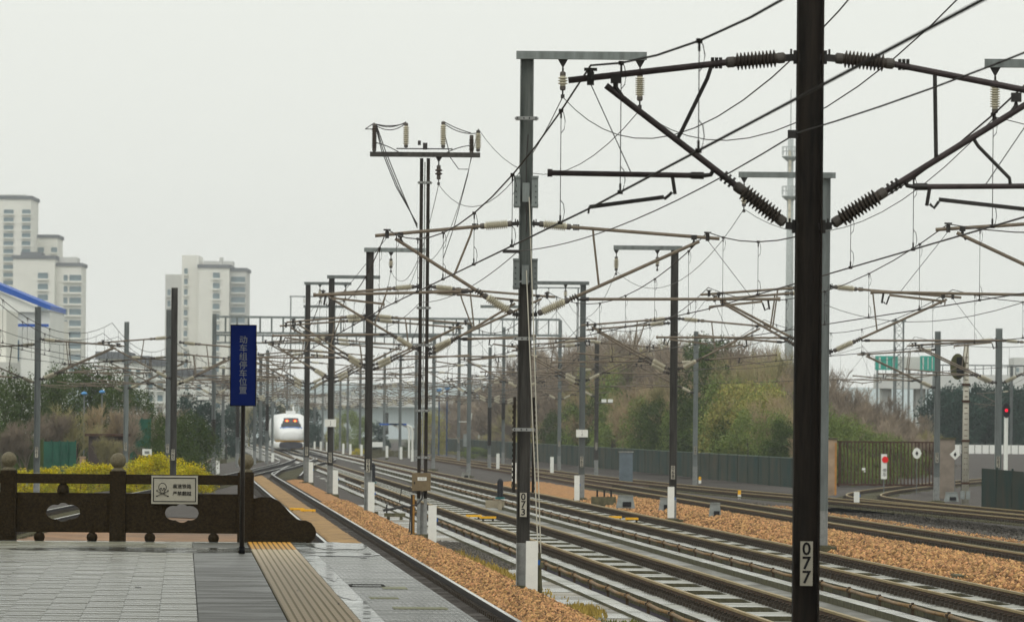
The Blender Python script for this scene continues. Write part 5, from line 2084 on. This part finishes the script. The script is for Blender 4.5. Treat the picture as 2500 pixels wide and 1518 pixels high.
for (x, y, d, h, k, lab) in ((1850, 800, 420, 40, 'bare', "tall bare tree left of the cell tower"), (1885, 815, 410, 36, 'bare', "tall bare tree at the cell tower's foot"), (1810, 830, 415, 34, 'bare', "tall bare tree with a forked crown"), (1520, 775, 430, 45, 'bare', "tallest bare tree above the thicket")):
    plant(x, y, dfence(x) + 115, h, k, lab, 'thicket behind the teal fence')

byl = {}
for o in COL.objects:
    if o.get('group') == 'thicket behind the teal fence':
        byl.setdefault(o['label'], []).append(o)
for lab_, os_ in byl.items():
    if len(os_) > 1:
        os_.sort(key=lambda o: o.location.x / o.location.y)
        for k, o in enumerate(os_):
            wn = ['left one', 'right one'][k] if len(os_) == 2 else ['leftmost', 'second from left', 'third from left', 'fourth from left', 'fifth from left', 'sixth from left', 'seventh from left', 'eighth from left'][min(k, 7)]
            o['label'] = lab_ + ', ' + wn

# left background
LL = [(15, 885, 345, 62, 'dark', "dark evergreen at the left edge"), (-25, 900, 340, 50, 'dark', "dark evergreen cut by the left edge"), (75, 905, 350, 45, 'dark', "dark evergreen behind the leftmost mast"), (125, 872, 375, 42, 'dark', "tall dark evergreen right of the leftmost mast"),
      (170, 885, 380, 48, 'dark', "dark evergreen below the blue-roofed building"), (215, 868, 370, 46, 'dark', "evergreen with a pointed top in the left wood"), (258, 876, 372, 42, 'dark', "evergreen left of the slim mast"), (300, 900, 368, 44, 'dark', "evergreen behind the slim mast"),
      (330, 935, 366, 26, 'dark', "small evergreen right of the slim mast"), (60, 985, 335, 60, 'bare', "reddish bare shrub behind the leftmost mast"), (120, 985, 338, 60, 'bare', "bare brown shrub right of the leftmost mast"), (185, 965, 340, 55, 'oliveb', "bare olive shrub below the small blue lamps"),
      (245, 960, 342, 55, 'tan', "pale bare shrub in the middle of the left wood"), (300, 975, 342, 50, 'bare', "bare shrub behind the slim mast"), (345, 950, 360, 40, 'bare', "purplish bare tree in front of the white flats"), (380, 960, 372, 36, 'bare', "purplish bare tree behind mast 065"), (10, 1020, 325, 50, 'bare', "bare shrub at the left edge above the hedge"),
      (385, 995, 320, 42, 'dark', "left half of the round evergreen bush behind mast 065"), (455, 985, 318, 52, 'dark', "big round evergreen bush right of mast 065"), (425, 1000, 312, 48, 'dark', "middle round evergreen bush behind mast 065"),
      (250, 1040, 325, 50, 'oliveb', "low brown shrub behind the middle stone post"), (330, 1055, 320, 40, 'bare', "low bare shrub left of mast 065"), (455, 945, 520, 34, 'teal', "hazy blue-green tree behind the round bush"), (495, 965, 520, 25, 'teal', "hazy blue-green tree left of the gantry leg"),
      (545, 985, 560, 30, 'teal', "hazy tree behind the blue sign's pole")]
for (x, y, d, h, k, lab) in LL:
    plant(x, y, d, h, k, lab, 'wood at the left', 'tree' if y < 1000 else 'shrub')
for i, (x, y, lab) in enumerate(((60, 1128, "left end of the yellow hedge"), (105, 1122, "yellow shrub under the leftmost mast's plate"), (150, 1120, "yellow shrub in front of the green netting"), (195, 1108, "yellow-green shrub left of the middle post"), (240, 1112, "yellow shrub just left of the middle post"),
                             (285, 1115, "yellow shrub behind the middle stone ball"), (330, 1098, "tall yellow shrub right of the middle post"), (372, 1086, "highest yellow shrub, by mast 065"), (415, 1100, "yellow shrub behind mast 065"), (455, 1112, "yellow shrub right of mast 065"), (478, 1128, "small right end of the yellow hedge"))):
    plant(x, y, 262 + (i % 3) * 5, 34, 'yellow', lab, 'yellow-flowering hedge', 'shrub', zb=-.55, name='hedge_shrub')
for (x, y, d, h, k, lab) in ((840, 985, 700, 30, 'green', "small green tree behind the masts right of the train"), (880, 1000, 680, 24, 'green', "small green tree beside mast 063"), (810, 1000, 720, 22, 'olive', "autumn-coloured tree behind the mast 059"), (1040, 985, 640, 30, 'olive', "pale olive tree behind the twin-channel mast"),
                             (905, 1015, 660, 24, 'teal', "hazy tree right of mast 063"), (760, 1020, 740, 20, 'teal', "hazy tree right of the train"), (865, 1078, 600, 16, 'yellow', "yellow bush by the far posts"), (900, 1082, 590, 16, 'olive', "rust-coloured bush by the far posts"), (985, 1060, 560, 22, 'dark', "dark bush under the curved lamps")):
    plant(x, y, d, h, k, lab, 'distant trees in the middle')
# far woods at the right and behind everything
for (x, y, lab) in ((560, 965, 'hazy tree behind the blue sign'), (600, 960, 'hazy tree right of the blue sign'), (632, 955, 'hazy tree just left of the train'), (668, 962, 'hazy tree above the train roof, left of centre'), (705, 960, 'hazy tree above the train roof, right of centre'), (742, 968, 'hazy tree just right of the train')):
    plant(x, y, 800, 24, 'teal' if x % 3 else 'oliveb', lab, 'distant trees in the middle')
fw = []
for i in range(16):
    x = 2255 + i * 16
    fw.append(plant(x, 935 + 12 * math.sin(i * 1.7), 560 + (i % 4) * 12, 26, 'teal', ["blue-green wood tree beyond the white wall, near the gate", "x"][i // 8], 'x'))
wood = MB()
for t_ in fw:
    for ch in list(t_.children):
        if ch.name.startswith('crown'):
            M_ = Matrix.Translation(t_.location) @ Matrix.Rotation(t_.rotation_euler.z, 4, 'Z') @ Matrix.Diagonal((*ch.scale, 1))
            wood.add([M_ @ v.co for v in ch.data.vertices], [tuple(p.vertices) for p in ch.data.polygons])
        bpy.data.objects.remove(ch)
    bpy.data.objects.remove(t_)
struct(wood.build('distant_wood', LF_T), 'stuff')
struct(MB().add([(20, 300, -.9), (95, 300, -.9), (130, 520, .75), (33, 520, .75), (35, 700, .8), (160, 700, .8)], [(0, 1, 2, 3), (3, 2, 5, 4)]).build('embankment', BALLAST_D))
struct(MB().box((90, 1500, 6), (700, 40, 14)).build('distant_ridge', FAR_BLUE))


# ================================================================== BUILDINGS
def bblock(t, x0, x1, y0, d, depth, m, wins=(), floors=0, fy0=0, fy1=0, roof=None, wmat=GLASS, sill=True, ybase=1060):
    """one volume of a building: pixel columns x0..x1, roof line y0; wins = (xa, xb) columns of windows"""
    a, b = W(x0, y0, d), W(x1, y0, d)
    o = t.location
    zt = a.z
    cx, w = (a.x + b.x) / 2, b.x - a.x
    v = MB().box((cx - o.x, d + depth / 2 - o.y, (zt - 3) / 2 + 0), (w, depth, zt + 3)).build('wall', m, t)
    if roof:
        MB().box((cx - o.x, d + depth / 2 - o.y, zt + .5), (w + .8, depth + .8, 1.1)).build('parapet', roof, t)
    for (xa, xb) in wins:
        p, q = W(xa, y0, d), W(xb, y0, d)
        ww = q.x - p.x
        hh = abs(W(xa, fy0, d).z - W(xa, fy1, d).z) / max(1, floors)
        wm = MB().box((0, 0, 0), (ww, .5, hh * .52)).mesh('window', wmat)
        sm_ = MB().box((0, -.35, -hh * .34), (ww + .4, 1.0, hh * .16)).mesh('balcony', m) if sill else None
        for k in range(floors):
            z = W(xa, fy0, d).z - hh * (k + .5)
            wo = link('window', wm, t, ((p.x + q.x) / 2 - o.x, d - .12 - o.y, z))
            if sill:
                link('balcony', sm_, wo)
    return v


def building(name, label, x, d, cat='building', group=None):
    p = W(x, 1000, d)
    return thing(name, label, cat, (p.x, d, 0), 0, group)


t = building('apartment_tower', "stepped cream apartment tower cut by the left edge", 60, 1900)
bblock(t, -60, 75, 478, 1900, 30, WALL, [(-30, -12), (10, 33), (54, 74)], 10, 500, 690, ROOF_G)
bblock(t, 0, 62, 468, 1912, 14, WALL_G)
bblock(t, 76, 138, 572, 1925, 24, WALL, [(92, 106), (124, 138)], 4, 590, 680, ROOF_G)
bblock(t, 32, 132, 622, 1880, 26, WALL, [(92, 116)], 8, 650, 860, ROOF_G)
bblock(t, 132, 196, 640, 1884, 22, WALL, [(154, 163), (168, 196)], 9, 655, 900, ROOF_G)
bblock(t, 50, 100, 606, 1890, 14, ROOF_G)
bblock(t, 100, 185, 618, 1893, 14, WALL_G)
t = building('apartment_tower', "cream apartment tower standing right of mast 065", 490, 1950)
bblock(t, 398, 440, 660, 1960, 30, WALL_G, [(404, 411)], 10, 690, 960, None)
bblock(t, 438, 478, 614, 1955, 30, WALL, [(444, 452)], 12, 640, 940, None)
bblock(t, 478, 552, 644, 1948, 34, WALL, [(513, 529)], 11, 650, 925, ROOF_G)
bblock(t, 552, 592, 652, 1952, 30, WALL_G, [(557, 590)], 11, 660, 930, ROOF_G)
bblock(t, 490, 560, 628, 1965, 14, WALL_G)
MB().tube([(5, 10, W(551, 640, 1950).z), (5, 10, W(551, 618, 1950).z)], .8, 6).build('aerial', WALL_G, t)
# white building with a blue-edged roof
t = building('workshop', "white building with a bright blue roof edge at the left", 60, 620)
bblock(t, -60, 120, 745, 620, 20, WALL_W, [(28, 45)], 1, 820, 865, None, GLASS_BL, False)
o = t.location
a, b, c = W(-40, 668, 619), W(122, 735, 619), W(122, 745, 619)
mb = MB()
mb.add([(a.x - o.x, -1, a.z), (b.x - o.x, -1, b.z), (b.x - o.x, 20, b.z), (a.x - o.x, 20, a.z), (a.x - o.x, -1, a.z - .7), (b.x - o.x, -1, b.z - .5), (b.x - o.x, 20, b.z - .5), (a.x - o.x, 20, a.z - .7)],
       [(0, 1, 2, 3), (4, 7, 6, 5), (0, 4, 5, 1), (1, 5, 6, 2)])
mb.build('roof', ROOF_B, t)
mb = MB()
mb.add([(a.x - o.x, -.6, a.z - .7), (b.x - o.x - 1, -.6, b.z - .4), (b.x - o.x - 1, -.6, W(0, 750, 619).z), (a.x - o.x, -.6, W(0, 750, 619).z)], [(0, 3, 2, 1)])
mb.build('gable', WALL_W, t)
mb = MB()
pa, pb = W(16, 782, 619), W(117, 782, 619)
mb.box(((pa.x + pb.x) / 2 - o.x, -.8, pa.z), (pb.x - pa.x, .3, .3))
mb.build('blue_band', ROOF_B, t)
for (xa, xb, y0, y1) in ((14, 30, 818, 868), (32, 46, 818, 868), (18, 46, 886, 905), (2, 12, 818, 868)):
    p, q = W(xa, y0, 620), W(xb, y1, 620)
    MB().box(((p.x + q.x) / 2 - o.x, -.2, (p.z + q.z) / 2), (q.x - p.x, .3, p.z - q.z)).build('window', GLASS_BL, t)
t = building('annex', "cream gabled annex beside the blue-edged workshop", 15, 600)
bblock(t, -60, 16, 745, 598, 14, WALL)
bblock(t, -60, 22, 870, 596, 14, WALL_G)
bblock(t, 120, 145, 770, 640, 12, WALL)
# low white flats
t = building('low_flats', "row of low white flats with grey roofs behind the left trees", 330, 900)
bblock(t, 236, 300, 862, 905, 20, WALL_W, [], 0, 0, 0, ROOF_G)
bblock(t, 300, 352, 872, 900, 22, WALL_W, [(306, 316), (328, 338)], 4, 880, 1000, ROOF_G)
bblock(t, 352, 400, 880, 902, 22, WALL_W, [(358, 368), (380, 392)], 4, 888, 1000, ROOF_G)
bblock(t, 425, 500, 905, 920, 20, WALL_W, [(446, 454), (474, 484)], 3, 918, 1000, ROOF_G)
bblock(t, 500, 600, 930, 940, 20, WALL_G, [(520, 530), (560, 570)], 3, 940, 1010, ROOF_G)
t = building('far_block', "hazy grey block seen between the gantry leg and the blue sign", 545, 1300)
bblock(t, 520, 575, 915, 1300, 20, WALL_G, [(526, 534), (545, 553)], 4, 925, 1010)
t = building('far_tower', "faint tower at the right edge above the masts", 2455, 1900)
bblock(t, 2440, 2480, 860, 1900, 20, WALL_G, [(2446, 2452)], 5, 880, 980)

# far viaduct with noise barrier at the right, bridge deck in the middle
t = building('elevated_road', "pale elevated road with a railing crossing behind the right masts", 2250, 700)
a, b = W(2110, 935, 700), W(2520, 935, 700)
o = t.location
zt, zb2 = W(2200, 900, 700).z, W(2200, 935, 700).z
MB().box(((a.x + b.x) / 2 - o.x, 3, (zt + zb2) / 2), (b.x - a.x, 8, zt - zb2)).build('deck', ASPH, t)
mb = MB()
mb.bar((a.x - o.x, -1, zt + 1.1), (b.x - o.x, -1, zt + 1.1), .15)
mb.build('handrail', STEEL_GREY, t)
for i in range(22):
    x = a.x + (b.x - a.x) * i / 21 - o.x
    MB().box((x, -1, zt + .5), (.1, .1, 1.1)).build('baluster', STEEL_GREY, t)
for i in range(5):
    x = a.x + (b.x - a.x) * (i + .3) / 5 - o.x
    MB().box((x, 3, zb2 / 2), (1.2, 4, zb2 + 1)).build('pier', ASPH, t)
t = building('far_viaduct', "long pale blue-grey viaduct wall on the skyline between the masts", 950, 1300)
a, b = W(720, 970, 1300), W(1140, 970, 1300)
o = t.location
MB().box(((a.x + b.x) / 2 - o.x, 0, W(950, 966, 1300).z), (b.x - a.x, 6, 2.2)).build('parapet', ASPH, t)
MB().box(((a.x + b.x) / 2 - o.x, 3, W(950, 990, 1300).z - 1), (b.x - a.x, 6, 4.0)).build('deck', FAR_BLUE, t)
t = building('boundary_wall', "long white boundary wall below the blue-green wood at the right", 2400, 520)
a, b = W(2275, 1070, 520), W(2520, 1070, 520)
o = t.location
n = 14
for i in range(n):
    x0 = a.x + (b.x - a.x) * i / n - o.x
    w = (b.x - a.x) / n
    MB().box((x0 + w / 2, 0, .2), (w * .9, .25, W(2400, 1056, 520).z + .6)).build('wall_panel', WALL_W, t)
    MB().box((x0 + w, 0, .25), (w * .1, .35, W(2400, 1054, 520).z + .6)).build('pier', CONC, t)
# green highway signs
for (xa, xb, y0, y1, lab) in ((2106, 2160, 856, 890, "left green highway sign board seen from the tracks"), (2214, 2250, 856, 892, "right green highway sign board, half its panels pale")):
    p, q = W(xa, y0, 690), W(xb, y1, 690)
    t = thing('highway_sign', lab, 'sign', ((p.x + q.x) / 2, 690, 0), 0, 'green highway signs')
    w, h = q.x - p.x, p.z - q.z
    MB().box((0, 0, (p.z + q.z) / 2), (w, .2, h)).build('panel', LIGHT_GREEN, t)
    mb = MB()
    for (u, v, a_, b_) in ((-.3, 0, .08, .8), (.02, 0, .05, .8), (.3, 0, .05, .8)):
        mb.box((u * w, -.12, (p.z + q.z) / 2 + v * h), (a_ * w, .04, b_ * h))
    mb.build('lettering_blocks', WALL_G, t)
    for s in (-.4, .4):
        MB().box((s * w, .1, q.z / 2), (.25, .25, q.z)).build('leg', STEEL_GREY, t)
p, q = W(2160, 858, 692), W(2214, 890, 692)
t = thing('highway_sign', "grey back panel between the two green highway boards", 'sign', ((p.x + q.x) / 2, 692, 0))
MB().box((0, 0, (p.z + q.z) / 2), (q.x - p.x, .2, p.z - q.z)).build('panel', WALL_G, t)
MB().box((0, .1, q.z / 2), (.25, .25, q.z)).build('leg', STEEL_GREY, t)
# lattice tower
p, q = W(2148, 772, 600), W(2178, 772, 600)
t = thing('lattice_tower', "slim square lattice tower rising through the green signs", 'tower', ((p.x + q.x) / 2, 600, 0))
w = (q.x - p.x) * .72
for sx_ in (-1, 1):
    for sy_ in (-1, 1):
        MB().bar((sx_ * w / 2, sy_ * w / 2, -1), (sx_ * w / 2, sy_ * w / 2, p.z), .12).build('leg', STEEL_GREY, t)
nb = 14
for k in range(nb):
    z0, z1 = p.z * k / nb, p.z * (k + 1) / nb
    mb = MB()
    for s in (-1, 1):
        mb.bar((-w / 2 * s, -w / 2, z0), (w / 2 * s, -w / 2, z1), .05)
    mb.bar((-w / 2, -w / 2, z1), (w / 2, -w / 2, z1), .06)
    mb.build('cross_brace', STEEL_GREY, t)
MB().box((0, 0, p.z), (w * 1.5, w * 1.3, .2)).build('top_plate', STEEL_GREY, t)
# cell tower
dct = 735
p = W(1898, 860, dct)
t = thing('cell_tower', "tall pale single-pole telecom tower with two ring platforms behind the black mast", 'tower', (p.x, dct, 0))
pale = mat("tower_pale", (.40, .43, .42), .6, var=.1)
ztop, zant = W(1900, 335, dct).z, W(1902, 215, dct).z
MB().tube([(0, 0, -1), (0, 0, ztop)], [.62, .36], 14).build('pole', pale, t, smooth=True)
MB().tube([(0, 0, ztop), (0, 0, zant)], [.1, .05], 6).build('antenna', pale, t)
for y in (375, 470):
    z = W(1898, y, dct).z
    mb = MB()
    mb.lathe((0, 0, z - .7), (0, 0, z + 1), [(0, .45), (.5, 1.05), (.62, 1.08)], 14)
    for k in range(12):
        a_ = k * math.pi / 6
        mb.bar((1.05 * math.cos(a_), 1.05 * math.sin(a_), z), (1.05 * math.cos(a_), 1.05 * math.sin(a_), z + 1.1), .06)
        a2 = a_ + math.pi / 6
        for hh in (.55, 1.1):
            mb.bar((1.05 * math.cos(a_), 1.05 * math.sin(a_), z + hh), (1.05 * math.cos(a2), 1.05 * math.sin(a2), z + hh), .06)
    mb.build('ring_platform', pale, t)
for k, z in enumerate((ztop - 3, ztop - 9)):
    MB().box((-.1, -.5, z), (.35, .2, 3.2)).build('antenna_panel', mat("ant_cream", (.6, .56, .45), .6), t)
# street lamps
for (x, yt, d, lab, c) in ((1057, 941, 620, "left of the two blue street lamps above the thicket", BLUE_TAG), (1076, 936, 620, "right of the two blue street lamps above the thicket", BLUE_TAG),
                           (203, 946, 358, "left small blue lamp in front of the left wood", BLUE_TAG), (246, 942, 358, "right small blue lamp in front of the left wood", BLUE_TAG)):
    p = W(x, yt, d)
    t = thing('street_lamp', lab, 'street lamp', (p.x, d, -.6), 0, 'blue-headed street lamps')
    MB().tube([(0, 0, 0), (0, 0, p.z + .5)], .05 if x < 300 else .08, 8).build('pole', STEEL_GREY if x < 300 else mat('pole_blue', (.03, .06, .13), .6), t)
    mb = MB()
    mb.lathe((0, 0, p.z + .5), (0, 0, p.z + 2), [(0, .08), (.06, .2), (.14, .18), (.2, .05)] if x < 300 else [(0, .1), (.1, .3), (.3, .3), (.4, .1)], 10)
    mb.build('lamp_head', mat("lamp_blue", (.08, .25, .5), .4), t)
for (x, lab) in ((962, "left curved white lamp post with a blue arm"), (985, "middle curved white lamp post with a blue arm"), (993, "right curved white lamp post with a blue arm")):
    p = W(x, 1022, 540)
    t = thing('curved_lamp', lab, 'street lamp', (p.x, 540, -.5), 0, 'curved white lamp posts')
    z = p.z + .5
    MB().tube([(0, 0, 0), (0, 0, z - .6), (-.15, 0, z - .2), (-.6, 0, z)], .1, 8).build('post', WHITE, t)
    MB().box((-1.2, 0, z + .05), (1.3, .5, .14)).build('arm', ROOF_B, t)
# white shed and low wall in the middle distance
t = building('low_shed', "small white shed roof behind mast 063", 905, 560)
o = t.location
p, q = W(888, 1063, 560), W(922, 1075, 560)
MB().box(((p.x + q.x) / 2 - o.x, 0, (p.z + q.z) / 2), (q.x - p.x, 3, p.z - q.z)).build('roof', WALL_W, t)
MB().box(((p.x + q.x) / 2 - o.x, .2, q.z / 2 - .4), (q.x - p.x - .2, 2.6, q.z + .6)).build('wall', CONC_OLD, t)
t = building('low_wall', "low brown wall under the curved lamps", 980, 545)
o = t.location
p, q = W(890, 1083, 545), W(1010, 1083, 545)
for i in range(4):
    w = (q.x - p.x) / 4
    MB().box((p.x + w * (i + .5) - o.x, 0, p.z / 2 - .3), (w * .98, .4, p.z + .6)).build('wall_section', CONC_OLD, t)
t = building('brown_hut', "low dark brown hut behind the slim mast at the left", 270, 330)
o = t.location
p, q = W(215, 1048, 330), W(298, 1100, 330)
MB().box(((p.x + q.x) / 2 - o.x, 1, (p.z - .6) / 2), (q.x - p.x, 3, p.z + .6)).build('wall', mat("hut_brown", (.06, .045, .04), .9, var=.3, scale=1), t)
MB().box(((p.x + q.x) / 2 - o.x, 1, p.z + .05), (q.x - p.x + .4, 3.4, .14)).build('roof', RUST, t)
p = W(354, 1088, 312)
t = thing('white_notice', "small white board left of mast 065 in the bushes", 'sign', (p.x, 312, 0))
MB().box((0, 0, p.z), (.5, .05, .36)).build('board', WHITE, t)
MB().box((0, .04, p.z / 2 - .3), (.06, .05, p.z + .5)).build('post', STEEL_GREY, t)
MB().box((0, -.03, p.z), (.25, .01, .14)).build('mark', GREY_BOX, t)
p = W(199, 1100, 300)
t = thing('stone_post', "short tan stone post behind the yellow hedge", 'post', (p.x, 300, -.5))
MB().box((0, 0, (p.z + .5) / 2), (.28, .28, p.z + .5)).build('shaft', PILLAR, t)
MB().box((0, 0, p.z + .52), (.34, .34, .06)).build('cap', PILLAR, t)

# ================================================================== HAZE
hz = MB().box((0, 1095, 36), (1500, 2210, 76)).build('haze', mat("haze", (1, 1, 1)))
hz['kind'] = 'stuff'
hm = bpy.data.materials.new("haze_air")
hm.use_nodes = True
hn = hm.node_tree
hn.nodes.clear()
ho = hn.nodes.new("ShaderNodeOutputMaterial")
pv = hn.nodes.new("ShaderNodeVolumePrincipled")
pv.inputs['Color'].default_value = (.93, .96, 1, 1)
pv.inputs['Density'].default_value = 0.00017
hn.links.new(pv.outputs[0], ho.inputs['Volume'])
hz.data.materials.clear()
hz.data.materials.append(hm)
